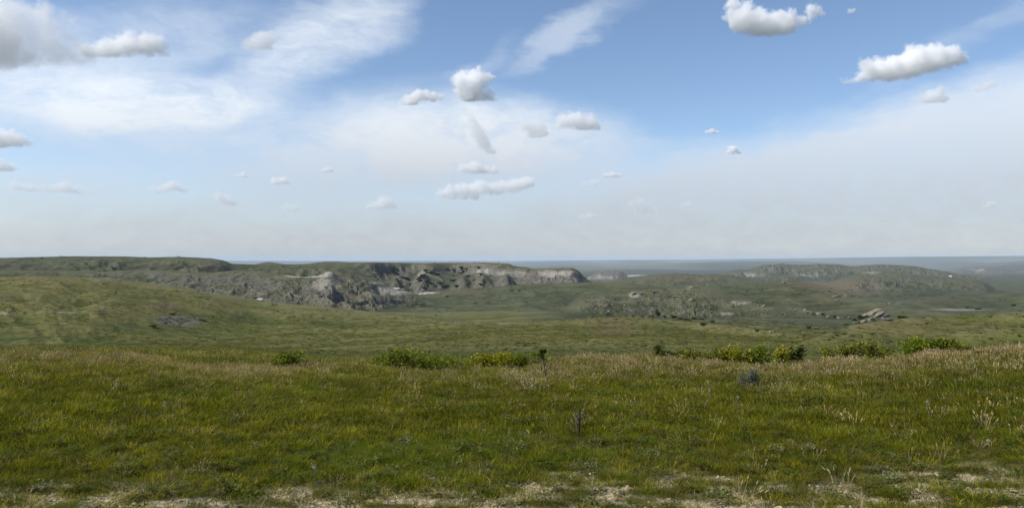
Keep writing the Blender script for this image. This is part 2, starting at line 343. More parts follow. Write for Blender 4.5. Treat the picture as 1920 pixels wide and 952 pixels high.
# shelf edge carries cured straw, the roadside strip at our feet is bare clay
edge_t = rr - rb[None, :]
STRAW = np.interp(X, [-13, -10.8, -6, -4.9, -4.4, -.6, .2, 1.0, 3.2, 4.0, 6.0, 6.6, 9.5, 11], [.7, .75, .8, 1.0, .35, .3, .7, 1.0, .95, .45, .6, 1.0, .85, .5]) * np.exp(-((edge_t - 1.2) / 2.7) ** 2) * np.clip(.55 + .9 * fbm(X / 2.3, Y / 2.3, 3), 0, 1)
bpy_ = np.interp(PXC, [-100, 0, 60, 400, 450, 500, 700, 760, 900, 960, 1040, 1150, 1300, 1450, 1550, 1700, 1850, 1920, 2050], [925, 925, 912, 908, 935, 895, 885, 898, 888, 900, 876, 884, 872, 884, 905, 862, 876, 915, 890])
barefront = CAM_H / ((bpy_ - HORIZON) / F) + 0.35 * fbm(X / .6 + 9, Y / .6, 3)
BARE = sstep(barefront - Y, -.55, .35) * np.clip(.50 + 2.6 * fbm(X / .45, Y / .25, 4), 0, 1)
BARE = np.clip(BARE, 0, 1) * (rr < 12)
clod = np.clip(np.abs(fbm(X / .16, Y / .16, 3)) * 2.2, 0, 1)
Z += np.where(rr < 12, BARE * (0.012 - .03 * (1 - clod)), 0)

def zat(x, y):
    """terrain height (numpy, bilinear on the polar grid)"""
    x = np.atleast_1d(np.asarray(x, float)); y = np.atleast_1d(np.asarray(y, float))
    r = np.hypot(x, y); a = np.arctan2(x, y)
    ci = np.clip((a - inner[0]) / (inner[1] - inner[0]), 0, len(inner) - 1.001); c0 = ci.astype(int); cf = ci - c0
    ri = np.clip(np.searchsorted(R, r) - 1, 0, NR - 2); rf = np.clip((r - R[ri]) / (R[ri + 1] - R[ri]), 0, 1)
    g = lambda A: (A[ri, c0] * (1 - cf) + A[ri, c0 + 1] * cf) * (1 - rf) + (A[ri + 1, c0] * (1 - cf) + A[ri + 1, c0 + 1] * cf) * rf
    return g
def ground(x, y): return float(zat(x, y)(Z)[0])
def sample(A, x, y): return zat(x, y)(A)
HORZ = np.maximum.accumulate((Z - CAM_H) / R[:, None], axis=0)      # skyline so far, per column
def visible(x, y, h=0.3):
    r = np.hypot(x, y); z = sample(Z, x, y); g = zat(x, y)
    ri = np.clip(np.searchsorted(R, r) - 2, 0, NR - 1); ci = np.clip(((np.arctan2(x, y) - inner[0]) / (inner[1] - inner[0])), 0, len(inner) - 1).astype(int)
    return (z + h - CAM_H) / r > HORZ[ri, ci] - .002
def hit(px, py, rmin=0.0):
    """where the sight line through a frame position first meets the ground"""
    c = int(np.clip(round((float(az_of(px)) - inner[0]) / (inner[1] - inner[0])), 0, len(inner) - 1))
    s = -(py - HORIZON) / F * math.cos(inner[c])
    prof = (Z[:, c] - CAM_H) / R
    ok = np.where((prof >= s) & (R > rmin))[0]
    i = ok[0] if len(ok) else NR - 1
    r = R[i]
    if i > 0 and R[i - 1] > rmin and prof[i] > prof[i - 1]:
        r = R[i - 1] + (R[i] - R[i - 1]) * (s - prof[i - 1]) / (prof[i] - prof[i - 1])
    return r * math.sin(inner[c]), r * math.cos(inner[c])

# ------------------------------------------------------------------ ground material
def mat(name):
    m = bpy.data.materials.new(name); m.use_nodes = True; t = NT(m.node_tree); t.n.clear()
    out = t.node('ShaderNodeOutputMaterial'); b = t.node('ShaderNodeBsdfPrincipled'); t.l.new(b.outputs[0], out.inputs[0])
    b.inputs['Roughness'].default_value = .9; b.inputs['Specular IOR Level'].default_value = .15
    return m, t, b, out

M_ground, t, b, o = mat('prairie soil and cover')
geo = t.node('ShaderNodeNewGeometry'); pos = geo.outputs['Position']
at = t.node('ShaderNodeAttribute', attribute_name='cover'); cs = t.node('ShaderNodeSeparateColor'); t.l.new(at.outputs['Color'], cs.inputs[0])
at2 = t.node('ShaderNodeAttribute', attribute_name='soil'); c2 = t.node('ShaderNodeSeparateColor'); t.l.new(at2.outputs['Color'], c2.inputs[0])
rock, pale, red, dry = cs.outputs[0], cs.outputs[1], cs.outputs[2], at.outputs['Alpha']
straw, bare, dist, concave = c2.outputs[0], c2.outputs[1], c2.outputs[2], at2.outputs['Alpha']
flat = t.vmath('MULTIPLY', pos, (1, 1, 2.0))
n_big = t.noise(flat, 0.012, 5, .6); n_mid = t.noise(flat, 0.07, 6, .62); n_small = t.noise(flat, 0.45, 5, .65); n_fine = t.noise(flat, 4.0, 6, .7)
n_speck = t.noise(flat, 0.19, 3, .6)
green = t.mix(t.ramp(n_mid, .35, .65), rgb(.070, .077, .015), rgb(.112, .113, .027))
green = t.mix(t.ramp(n_big, .35, .68), green, rgb(.122, .112, .036))
green = t.mix(t.math('MULTIPLY', t.ramp(n_small, .45, .75), .55), green, rgb(.118, .112, .044))
green = t.mix(t.math('MULTIPLY', t.ramp(n_speck, .56, .66), .22), green, rgb(.045, .055, .018))
green = t.mix(t.math('MULTIPLY', dry, t.ramp(n_mid, .3, .7)), green, rgb(.145, .130, .060))
green = t.mix(t.math('MULTIPLY', concave, .8), green, rgb(.046, .060, .013))
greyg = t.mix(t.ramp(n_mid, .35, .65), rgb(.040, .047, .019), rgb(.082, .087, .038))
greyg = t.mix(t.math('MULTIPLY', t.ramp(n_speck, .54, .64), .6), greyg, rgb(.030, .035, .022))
greyg = t.mix(t.math('MULTIPLY', concave, .75), greyg, rgb(.030, .036, .017))
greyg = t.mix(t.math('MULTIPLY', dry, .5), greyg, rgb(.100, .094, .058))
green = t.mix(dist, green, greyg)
rk = t.mix(t.ramp(n_small, .35, .65), rgb(.052, .047, .038), rgb(.160, .145, .120))
rk = t.mix(t.math('MULTIPLY', t.ramp(n_mid, .52, .66), .65), rk, rgb(.055, .058, .040))
strata = t.noise(t.vmath('MULTIPLY', pos, (.004, .004, .38)), 1.0, 3, .6)
rk = t.mix(t.math('MULTIPLY', t.ramp(strata, .5, .62), .4), rk, rgb(.165, .148, .122))
rockm = t.ramp(t.math('ADD', rock, t.math('MULTIPLY', t.math('SUBTRACT', n_mid, .5), 1.0)), .35, .75)
steep = t.node('ShaderNodeSeparateXYZ'); t.l.new(geo.outputs['Normal'], steep.inputs[0])
rockm = t.math('MAXIMUM', rockm, t.math('MULTIPLY', t.math('MULTIPLY', t.ramp(steep.outputs[2], .80, .58), t.ramp(n_small, .3, .6, .4, 1.0)), t.ramp(dist, 0, .3)))
c = t.mix(rockm, green, rk)
c = t.mix(t.math('MULTIPLY', red, t.ramp(n_small, .3, .6, .5, 1.0), clamp=True), c, rgb(.108, .084, .046))
palm = t.math('MULTIPLY', pale, t.ramp(n_small, .28, .55, .35, 1.0), clamp=True)
c = t.mix(palm, c, t.mix(n_fine, rgb(.30, .28, .24), rgb(.46, .43, .37)))
c = t.mix(straw, c, t.mix(n_fine, rgb(.14, .11, .05), rgb(.24, .19, .10)))
n_soil = t.noise(pos, 22.0, 6, .7); vor = t.node('ShaderNodeTexVoronoi', feature='DISTANCE_TO_EDGE'); t.l.new(t.vmath('ADD', pos, t.vmath('SCALE', t.noise(pos, 9, 3, .6, out=1), .12)), vor.inputs['Vector']); vor.inputs['Scale'].default_value = 9
soil = t.mix(t.ramp(n_soil, .3, .7), rgb(.18, .138, .072), rgb(.56, .47, .30))
soil = t.mix(t.ramp(vor.outputs['Distance'], .05, .0, 0, .75), soil, rgb(.07, .055, .035))
neargreen = t.mix(n_fine, rgb(.030, .030, .008), rgb(.075, .070, .022))
nearm = t.math('SUBTRACT', 1.0, t.ramp(t.vmath('LENGTH', pos), 14, 45))
c = t.mix(t.math('MULTIPLY', nearm, t.math('SUBTRACT', 1.0, straw)), c, neargreen)
c = t.mix(bare, c, soil)
t.l.new(c, b.inputs['Base Color']); b.inputs['Roughness'].default_value = .95
bump = t.node('ShaderNodeBump'); bump.inputs['Strength'].default_value = .55
hgt = t.math('ADD', t.math('MULTIPLY', n_small, .5), t.math('ADD', t.math('MULTIPLY', n_soil, .03), t.math('MULTIPLY', n_mid, 1.6)))
t.l.new(hgt, bump.inputs['Height']); bump.inputs['Distance'].default_value = 1.0; t.l.new(bump.outputs[0], b.inputs['Normal'])

def mesh_np(name, verts, faces_flat, sizes, smooth=True):
    me = bpy.data.meshes.new(name)
    me.vertices.add(len(verts)); me.vertices.foreach_set('co', np.asarray(verts, np.float32).ravel())
    me.loops.add(len(faces_flat)); me.loops.foreach_set('vertex_index', np.asarray(faces_flat, np.int32))
    sizes = np.asarray(sizes, np.int32); me.polygons.add(len(sizes))
    st = np.concatenate([[0], np.cumsum(sizes)[:-1]]).astype(np.int32)
    me.polygons.foreach_set('loop_start', st)
    if smooth: me.polygons.foreach_set('use_smooth', np.ones(len(sizes), bool))
    me.update(calc_edges=True)
    return me
def ground_piece(name, r0, r1):
    i0 = np.searchsorted(R, r0); i1 = min(np.searchsorted(R, r1), NR - 1)
    n = i1 - i0 + 1
    co = np.stack([X[i0:i1 + 1], Y[i0:i1 + 1], Z[i0:i1 + 1]], -1).reshape(-1, 3)
    # columns run inner then outer: wrap round
    i, j = np.meshgrid(np.arange(n - 1), np.arange(NA), indexing='ij'); jn = (j + 1) % NA
    f = np.stack([i * NA + j, i * NA + jn, (i + 1) * NA + jn, (i + 1) * NA + j], -1)[..., ::-1].reshape(-1)
    me = mesh_np(name, co, f, np.full((n - 1) * NA, 4))
    for an, arr in (('cover', (ROCK, PALE, RED, DRY)), ('soil', (STRAW, BARE, FARC, CONCAVE))):
        A = me.attributes.new(an, 'FLOAT_COLOR', 'POINT')
        A.data.foreach_set('color', np.clip(np.stack([q[i0:i1 + 1] for q in arr], -1), 0, 1).astype(np.float32).ravel())
    rk_ = ROCK[i0:i1 + 1]; craggy = (rk_[:-1] > .34) & (rr[i0:i1] > 250)
    me.polygons.foreach_set('use_smooth', ~craggy.ravel())
    me.materials.append(M_ground)
    ob = bpy.data.objects.new(name, me); COL.objects.link(ob); ob['kind'] = 'structure'
    return ob
ground_piece('prairie', 0.4, 130)
ground_piece('hills', 130, 3500)
ground_piece('far_plain', 3500, 1e6)

# ------------------------------------------------------------------ plants: materials
def leaf_mat(name, base, alt, trans=.35, inst=False, rough=.6):
    m = bpy.data.materials.new(name); m.use_nodes = True; t = NT(m.node_tree); t.n.clear()
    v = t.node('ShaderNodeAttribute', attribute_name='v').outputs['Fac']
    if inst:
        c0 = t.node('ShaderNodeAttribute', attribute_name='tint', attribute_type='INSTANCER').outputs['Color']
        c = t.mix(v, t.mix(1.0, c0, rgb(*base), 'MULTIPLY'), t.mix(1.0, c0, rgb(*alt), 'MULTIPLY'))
    else: c = t.mix(v, rgb(*base), rgb(*alt))
    d = t.node('ShaderNodeBsdfDiffuse'); t.l.new(c, d.inputs[0])
    tr = t.node('ShaderNodeBsdfTranslucent'); t.l.new(t.mix(1.0, c, rgb(1.15, 1.2, .7), 'MULTIPLY'), tr.inputs[0])
    mx = t.node('ShaderNodeMixShader'); mx.inputs[0].default_value = trans
    t.l.new(d.outputs[0], mx.inputs[1]); t.l.new(tr.outputs[0], mx.inputs[2])
    g = t.node('ShaderNodeBsdfGlossy'); g.inputs['Roughness'].default_value = rough; g.inputs[0].default_value = rgb(.9, .9, .8)
    m2 = t.node('ShaderNodeMixShader'); m2.inputs[0].default_value = .008
    t.l.new(mx.outputs[0], m2.inputs[1]); t.l.new(g.outputs[0], m2.inputs[2])
    t.l.new(m2.outputs[0], t.node('ShaderNodeOutputMaterial').inputs[0])
    return m
def bark_mat(name, a, c_):
    m, t, b, o = mat(name)
    p = t.node('ShaderNodeTexCoord').outputs['Object']
    t.l.new(t.mix(t.ramp(t.noise(t.vmath('MULTIPLY', p, (60, 60, 14)), 1.0, 4, .7), .4, .65), rgb(*a), rgb(*c_)), b.inputs['Base Color'])
    return m
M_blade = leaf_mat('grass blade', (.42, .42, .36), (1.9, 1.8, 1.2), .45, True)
M_straw = leaf_mat('cured straw', (.6, .55, .5), (1.35, 1.3, 1.2), .25, True)
M_forb = leaf_mat('weed leaf', (.7, .7, .7), (1.3, 1.3, 1.25), .3, True)

class Soup:
    """loose faces gathered into one mesh, with a per-vertex shade value"""
    def __init__(s): s.v = []; s.f = []; s.n = []; s.a = []; s.c = 0
    def face(s, pts, a):
        k = len(pts); s.v += pts; s.f += range(s.c, s.c + k); s.n.append(k); s.c += k
        s.a += a if isinstance(a, list) else [a] * k
    def strip(s, spine, widths, side, a0, a1):
        k = len(spine); idx = []
        for i, (p, w) in enumerate(zip(spine, widths)):
            q = a0 + (a1 - a0) * i / (k - 1)
            if w <= 0: s.v.append(tuple(p)); s.a.append(q); idx.append((s.c, s.c)); s.c += 1
            else:
                s.v += [tuple(p - side * w), tuple(p + side * w)]; s.a += [q, q]; idx.append((s.c, s.c + 1)); s.c += 2
        for (a, b_), (c_, d) in zip(idx, idx[1:]):
            if c_ == d: s.f += [a, b_, c_]; s.n.append(3)
            else: s.f += [a, b_, d, c_]; s.n.append(4)
    def tube(s, pts, rads, seg=5, a=.5):
        rings = []
        for i, (p, r) in enumerate(zip(pts, rads)):
            p = Vector(p); d = (Vector(pts[min(i + 1, len(pts) - 1)]) - Vector(pts[max(i - 1, 0)])).normalized()
            u = d.cross(Vector((.31, .77, .2))).normalized(); w = d.cross(u)
            rings.append([s.c + j for j in range(seg)])
            for j in range(seg):
                an = 2 * math.pi * j / seg; s.v.append(tuple(p + (u * math.cos(an) + w * math.sin(an)) * r)); s.a.append(a); s.c += 1
        for A, B in zip(rings, rings[1:]):
            for j in range(seg): s.f += [A[j], A[(j + 1) % seg], B[(j + 1) % seg], B[j]]; s.n.append(4)
        s.f += rings[-1]; s.n.append(seg)
    def mesh(s, name, m, smooth=True):
        me = mesh_np(name, s.v, s.f, s.n, smooth)
        A = me.attributes.new('v', 'FLOAT', 'POINT'); A.data.foreach_set('value', np.clip(np.array(s.a, np.float32), 0, 1))
        me.materials.append(m); return me
def U(a, b): return random.uniform(a, b)

def tuft(n, h, spread, wid, lean, m, name, heads=0.0, segs=3, curl=1.0):
    q = Soup()
    for i in range(n):
        an = U(0, 6.283); rd = spread * math.sqrt(U(0, 1)); b0 = Vector((rd * math.cos(an), rd * math.sin(an), -.01))
        la = an + U(-.9, .9); dv = Vector((math.cos(la), math.sin(la), 0)); hh = h * U(.5, 1.1); le = lean * U(.2, 1.2)
        sp = []
        for k in range(segs + 1):
            f = k / segs; sp.append(b0 + Vector((0, 0, hh * (f - .25 * curl * le * f * f))) + dv * (hh * le * f ** 1.7))
        side = Vector((-math.sin(la + U(-1, 1)), math.cos(la + U(-1, 1)), 0))
        w = wid * U(.6, 1.25); sh = U(0, .75)
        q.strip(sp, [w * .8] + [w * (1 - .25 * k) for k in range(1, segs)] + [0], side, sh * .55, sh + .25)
        if U(0, 1) < heads:
            tip = sp[-1]; d = (sp[-1] - sp[-2]).normalized(); L = h * U(.13, .24)
            for sd in (side, side.cross(d)): q.strip([tip - d * L * .4, tip + d * L * .2, tip + d * L], [wid * .5, wid * 1.9, 0], sd, .8, 1)
    return q.mesh(name, m)
def forb(n, h, spread, leaf, m, name):
    q = Soup()
    for i in range(n):
        an = U(0, 6.283); rd = spread * math.sqrt(U(0, 1)); p = Vector((rd * math.cos(an), rd * math.sin(an), h * U(.15, 1) * (1 - .5 * rd / spread)))
        la = U(0, 6.283); d = Vector((math.cos(la), math.sin(la), U(-.3, .7))).normalized(); sd = d.cross(Vector((0, 0, 1))).normalized(); L = leaf * U(.6, 1.3)
        q.strip([p, p + d * L * .5, p + d * L], [L * .08, L * .28, 0], sd, U(0, .5), U(.4, 1))
    return q.mesh(name, m)

def hull_rock(name, n, sx, sy, sz, m, seed, rough=.0):
    rs = random.Random(seed); bm = bmesh.new()
    for i in range(n):
        v = Vector((rs.gauss(0, 1), rs.gauss(0, 1), rs.gauss(0, 1))).normalized()
        v = Vector([math.copysign(abs(c_) ** .65, c_) for c_ in v]) * rs.uniform(.8, 1.05)
        bm.verts.new((v.x * sx, v.y * sy, v.z * sz))
    r_ = bmesh.ops.convex_hull(bm, input=bm.verts); bmesh.ops.delete(bm, geom=[g for g in r_['geom_interior'] if isinstance(g, bmesh.types.BMVert)], context='VERTS')
    if rough:
        bmesh.ops.subdivide_edges(bm, edges=bm.edges, cuts=2, use_grid_fill=True)
        for v in bm.verts:
            k = mnoise.noise(v.co * (2.2 / sx) + Vector((seed, 0, 0))) + .5 * mnoise.noise(v.co * (6 / sx) + Vector((seed, 3, 0)))
            v.co *= 1 + rough * k
    me = bpy.data.meshes.new(name); bm.to_mesh(me); bm.free(); me.materials.append(m); return me

# ------------------------------------------------------------------ ground cover (uncountable): points carrying tufts
protos = bpy.data.collections.new('tuft shapes')
def proto(group, meshes):
    c_ = bpy.data.collections.new(group)
    for i, me in enumerate(meshes):
        o_ = bpy.data.objects.new('%s %02d' % (group, i), me); c_.objects.link(o_)
    return c_
def cover_tree(c_):
    g = bpy.data.node_groups.new('spread tufts', 'GeometryNodeTree')
    g.interface.new_socket('Geometry', in_out='INPUT', socket_type='NodeSocketGeometry'); g.interface.new_socket('Geometry', in_out='OUTPUT', socket_type='NodeSocketGeometry')
    N = g.nodes; L = g.links; gi = N.new('NodeGroupInput'); go = N.new('NodeGroupOutput')
    ip = N.new('GeometryNodeInstanceOnPoints'); ci = N.new('GeometryNodeCollectionInfo'); ci.inputs[0].default_value = c_; ci.inputs[1].default_value = True; ci.inputs[2].default_value = True
    L.new(gi.outputs[0], ip.inputs['Points']); L.new(ci.outputs[0], ip.inputs['Instance']); ip.inputs['Pick Instance'].default_value = True
    def attr(n, ty):
        a = N.new('GeometryNodeInputNamedAttribute'); a.data_type = ty; a.inputs[0].default_value = n; return a.outputs[0]
    L.new(attr('pick', 'INT'), ip.inputs['Instance Index']); L.new(attr('turn', 'FLOAT_VECTOR'), ip.inputs['Rotation']); L.new(attr('size', 'FLOAT_VECTOR'), ip.inputs['Scale'])
    L.new(ip.outputs[0], go.inputs[0]); return g
def spread(name, label, cat, c_, x, y, size, tint, hfac=None, tilt=.12, sink=0.0):
    n = len(x); z = sample(Z, x, y) - sink
    me = bpy.data.meshes.new(name); me.vertices.add(n); me.vertices.foreach_set('co', np.stack([x, y, z], -1).astype(np.float32).ravel())
    k = len(c_.objects)
    me.attributes.new('pick', 'INT', 'POINT').data.foreach_set('value', rng.integers(0, k, n).astype(np.int32))
    rot = np.stack([rng.normal(0, tilt, n), rng.normal(0, tilt, n), rng.uniform(0, 6.283, n)], -1)
    me.attributes.new('turn', 'FLOAT_VECTOR', 'POINT').data.foreach_set('vector', rot.astype(np.float32).ravel())
    hf = np.ones(n) if hfac is None else hfac
    me.attributes.new('size', 'FLOAT_VECTOR', 'POINT').data.foreach_set('vector', np.stack([size, size, size * hf], -1).astype(np.float32).ravel())
    me.attributes.new('tint', 'FLOAT_COLOR', 'POINT').data.foreach_set('color', np.concatenate([tint, np.ones((n, 1))], 1).astype(np.float32).ravel())
    ob = bpy.data.objects.new(name, me); COL.objects.link(ob)
    md = ob.modifiers.new('spread', 'NODES'); md.node_group = cover_tree(c_)
    ob['kind'] = 'stuff'; ob['label'] = label; ob['category'] = cat
    return ob
def fan(n, r0, r1, half=37.0):
    r = np.sqrt(rng.uniform(r0 * r0, r1 * r1, n)); a = rng.uniform(-math.radians(half), math.radians(half), n)
    return r * np.sin(a), r * np.cos(a)
def fanlog(n, r0, r1, half=37.0):
    r = np.exp(rng.uniform(math.log(r0), math.log(r1), n)); a = rng.uniform(-math.radians(half), math.radians(half), n)
    return r * np.sin(a), r * np.cos(a)
OLIVE = np.array([.148, .142, .009]); GREEN = np.array([.098, .138, .008]); YELL = np.array([.270, .246, .018]); TAN = np.array([.300, .250, .120]); GREY = np.array([.125, .130, .060]); DARKG = np.array([.050, .055, .006])
def blend(n, w):
    """w: list of (colour, weight array); one colour drawn per tuft"""
    ws = np.stack([np.clip(q[1], 0, None) + np.zeros(n) for q in w], -1); ws /= ws.sum(1, keepdims=True)
    u = rng.uniform(size=(n, 1)); k = (u > np.cumsum(ws, 1)).sum(1).clip(0, len(w) - 1)
    return np.stack([q[0] for q in w])[k] * rng.uniform(.72, 1.3, (n, 1))

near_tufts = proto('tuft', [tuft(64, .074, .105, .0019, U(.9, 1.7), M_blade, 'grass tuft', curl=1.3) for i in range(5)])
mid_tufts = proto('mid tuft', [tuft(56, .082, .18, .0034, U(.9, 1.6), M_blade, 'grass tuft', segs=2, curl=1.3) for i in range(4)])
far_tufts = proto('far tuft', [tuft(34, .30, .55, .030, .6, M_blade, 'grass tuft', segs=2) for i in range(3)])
straws = proto('straw', [tuft(14, .165, .09, .0026, .45, M_straw, 'straw tuft', heads=.7) for i in range(4)])
weeds = proto('weed', [forb(60, .15, .10, .035, M_forb, 'weed') for i in range(3)])
scrubs = proto('scrub', [forb(90, .55, .5, .26, M_forb, 'scrub clump') for i in range(3)])

# green prairie grass on the shelf
x, y = fan(52000, 5.2, 21.5)
keep = rng.uniform(size=len(x)) > sample(BARE, x, y) * .93; x, y = x[keep], y[keep]
r = np.hypot(x, y); n = len(x)
pg = fbm(x / 1.6, y / 1.6, 3); pd = fbm(x / .8 + 40, y / .8, 3); st = sample(STRAW, x, y)
gp = np.exp(-(((x + .6) / 1.3) ** 2 + ((y - 9.3) / 1.3) ** 2)) + .8 * np.exp(-(((x + 1.9) / .9) ** 2 + ((y - 9.0) / .9) ** 2))
far = sstep(r, 9, 16)
tint = blend(n, [(OLIVE, 1.0 + 0 * x), (GREEN, .40 + 1.5 * np.clip(pg, 0, 1) + 3 * gp), (YELL, .28 * (1 - far) + .5 * np.clip(pd, 0, 1)), (TAN, .05 + .10 * far + 2.0 * st), (GREY, .04 + .08 * far), (DARKG, .40 + 2.4 * np.clip(-pd, 0, 1))])
sz = np.clip(np.exp(rng.normal(-.08, .25, n)) * (1 + .4 * pd), .4, 1.45); hf = 1.05 + .8 * np.clip(fbm(x / .9 + 7, y / .9, 3), -.6, 1)
q = r < 11
spread('prairie_grass', 'short olive green prairie grass on the shelf at our feet', 'grass', near_tufts, x[q], y[q], sz[q], tint[q], hf[q])
x2, y2 = fan(26000, 10, 21.5); r2 = np.hypot(x2, y2); pg2 = fbm(x2 / 1.6, y2 / 1.6, 3); pd2 = fbm(x2 / .8 + 40, y2 / .8, 3); st2 = sample(STRAW, x2, y2); f2 = sstep(r2, 9, 16); n = len(x2)
t2 = blend(n, [(OLIVE, 1.0 + 0 * x2), (GREEN, .40 + 1.5 * np.clip(pg2, 0, 1)), (YELL, .28 * (1 - f2) + .5 * np.clip(pd2, 0, 1)), (TAN, .06 + .12 * f2 + 1.8 * st2), (GREY, .04 + .10 * f2), (DARKG, .40 + 2.4 * np.clip(-pd2, 0, 1))])
spread('shelf_grass', 'olive and brown prairie grass towards the shelf edge', 'grass', mid_tufts, np.concatenate([x[~q], x2]), np.concatenate([y[~q], y2]), np.concatenate([sz[~q], np.clip(np.exp(rng.normal(0, .25, n)) * (1 + .4 * pd2), .4, 1.5)]), np.concatenate([tint[~q], t2]), np.concatenate([hf[~q], (1.0 + .7 * np.clip(fbm(x2 / 1.0 + 7, y2 / 1.0, 3), -.6, 1))]))
# grass rolling over the edge, straw thinning into green
x, y = fanlog(26000, 20, 75); v = visible(x, y, .2); x, y = x[v], y[v]; r = np.hypot(x, y); n = len(x)
sx = np.interp(x / r * 17, [-13, -4.4, -1, 3, 6.5, 11], [1, .6, .35, .6, .9, .6]) * np.exp(-(r - 20) / 12) * np.clip(.6 + 1.2 * fbm(x / 4, y / 4, 3), 0, 1.2)
tint = blend(n, [(np.array([.130, .128, .024]), 1 + 0 * x), (np.array([.085, .102, .016]), .7 + 0 * x), (np.array([.34, .28, .15]), 1.8 * sx), (np.array([.19, .165, .055]), .3 + 1.2 * sx), (np.array([.045, .052, .010]), .4 + 0 * x)])
spread('edge_grass', 'grass rolling over the shelf edge, straw thinning into green', 'grass', mid_tufts, x, y, np.clip(r / 15, 1.2, 4.0) * rng.uniform(.6, 1.3, n), tint, np.clip(26 / r, .45, 1) * rng.uniform(.7, 1.3, n))
# slopes beyond
x, y = fanlog(95000, 21, 330); v = visible(x, y, .35); x, y = x[v], y[v]; r = np.hypot(x, y); n = len(x)
pg = fbm(x / (r * .12), y / (r * .12), 3); rd = sample(RED, x, y); rk_ = sample(ROCK, x, y); dr = sample(DRY, x, y); cv = sample(CONCAVE, x, y); fc = sample(FARC, x, y)
tint = blend(n, [(np.array([.122, .122, .026]), 1.1 + 0 * x), (np.array([.092, .104, .020]), .6 + 1.2 * np.clip(pg, 0, 1)), (np.array([.165, .148, .052]), .15 + 1.6 * dr), (np.array([.066, .074, .016]), .15 + .6 * np.clip(-pg, 0, 1) + 2.5 * cv), (np.array([.060, .064, .030]), 3 * fc), (np.array([.17, .12, .065]), 2.5 * rd), (np.array([.12, .12, .075]), .25 + 1.5 * rk_)])
sz = np.clip(r * .0075, .45, 1.9) * rng.uniform(.6, 1.3, n); hf = np.clip(22 / r, .30, 1) * rng.uniform(.6, 1.3, n)
spread('slope_grass', 'green grass covering the slopes below the shelf', 'grass', far_tufts, x, y, sz, tint, hf)
# scrub speckling the hills
x, y = fanlog(17000, 130, 1700); v = visible(x, y, .5); cl = fbm(x / 22, y / 22, 4) + .35 * sample(ROCK, x, y); v &= cl + rng.normal(0, .16, len(x)) > .16; x, y = x[v], y[v]; r = np.hypot(x, y); n = len(x)
tint = blend(n, [(np.array([.045, .054, .024]), 1.0 + 0 * x), (np.array([.080, .088, .042]), .6 + 0 * x), (np.array([.10, .105, .072]), .4 + 0 * x)])
spread('hill_scrub', 'low dark scrub speckling the hills', 'scrub', scrubs, x, y, np.clip(r * .0022, .5, 2.2) * rng.uniform(.5, 1.4, n), tint, rng.uniform(.45, .9, n))
# cured straw on the shelf edge and scattered stems
x, y = fan(26000, 6, 22); w = sample(STRAW, x, y) ** 1.2 * 1.3 + .014; v = rng.uniform(size=len(x)) < w; x, y = x[v], y[v]; n = len(x)
tint = blend(n, [(np.array([.37, .295, .175]), 1 + 0 * x), (np.array([.34, .24, .16]), .5 + 0 * x), (np.array([.46, .39, .25]), .45 + 0 * x), (np.array([.16, .14, .06]), .6 + 0 * x)])
spread('dry_grass', 'cured tan grass along the shelf edge', 'grass', straws, x, y, rng.uniform(.55, 1.2, n), tint)
x, y = fan(2600, 5.2, 16); v = rng.uniform(size=len(x)) > sample(BARE, x, y) * .6; x, y = x[v], y[v]; n = len(x)
tint = blend(n, [(np.array([.10, .108, .030]), 1 + 0 * x), (np.array([.15, .155, .075]), .25 + 0 * x), (np.array([.060, .080, .010]), 1 + 0 * x)])
spread('prairie_weeds', 'small leafy weeds among the grass', 'weeds', weeds, x, y, rng.uniform(.4, 1.0, n), tint)
litter = proto('litter', [tuft(26, .06, .16, .0022, 2.4, M_straw, 'straw litter', segs=2, curl=.6) for i in range(4)])
x, y = fan(4500, 5.2, 18); w = np.clip(.12 + 1.3 * fbm(x / 1.1 + 21, y / 1.1, 4), 0.03, 1) + .5 * sample(BARE, x, y); v = rng.uniform(size=len(x)) < w; x, y = x[v], y[v]; n = len(x)
spread('straw_litter', 'matted dead straw lying among the grass', 'straw', litter, x, y, rng.uniform(.6, 1.3, n), blend(n, [(np.array([.30, .25, .13]), 1 + 0 * x), (np.array([.42, .37, .23]), .6 + 0 * x), (np.array([.18, .14, .06]), .6 + 0 * x)]), rng.uniform(.8, 1.8, n))
# clay crumbs on the bare strip
M_clay, t, b, o = mat('pale clay'); p = t.node('ShaderNodeNewGeometry').outputs['Position']
t.l.new(t.mix(t.noise(p, 30, 5, .7), rgb(.17, .135, .08), rgb(.46, .39, .26)), b.inputs['Base Color'])
crumbs = proto('crumb', [hull_rock('clay crumb', 14, 1, .8, .42, M_clay, 60 + i) for i in range(4)])
x, y = fan(34000, 5.2, 9.0); v = rng.uniform(size=len(x)) < sample(BARE, x, y) ** 1.5 * .9; x, y = x[v], y[v]; n = len(x)
spread('clay_crumbs', 'crumbs of pale dry clay on the bare strip', 'clay', crumbs, x, y, np.exp(rng.normal(-4.65, .6, n)).clip(.003, .04), np.ones((n, 3)), tilt=.3)

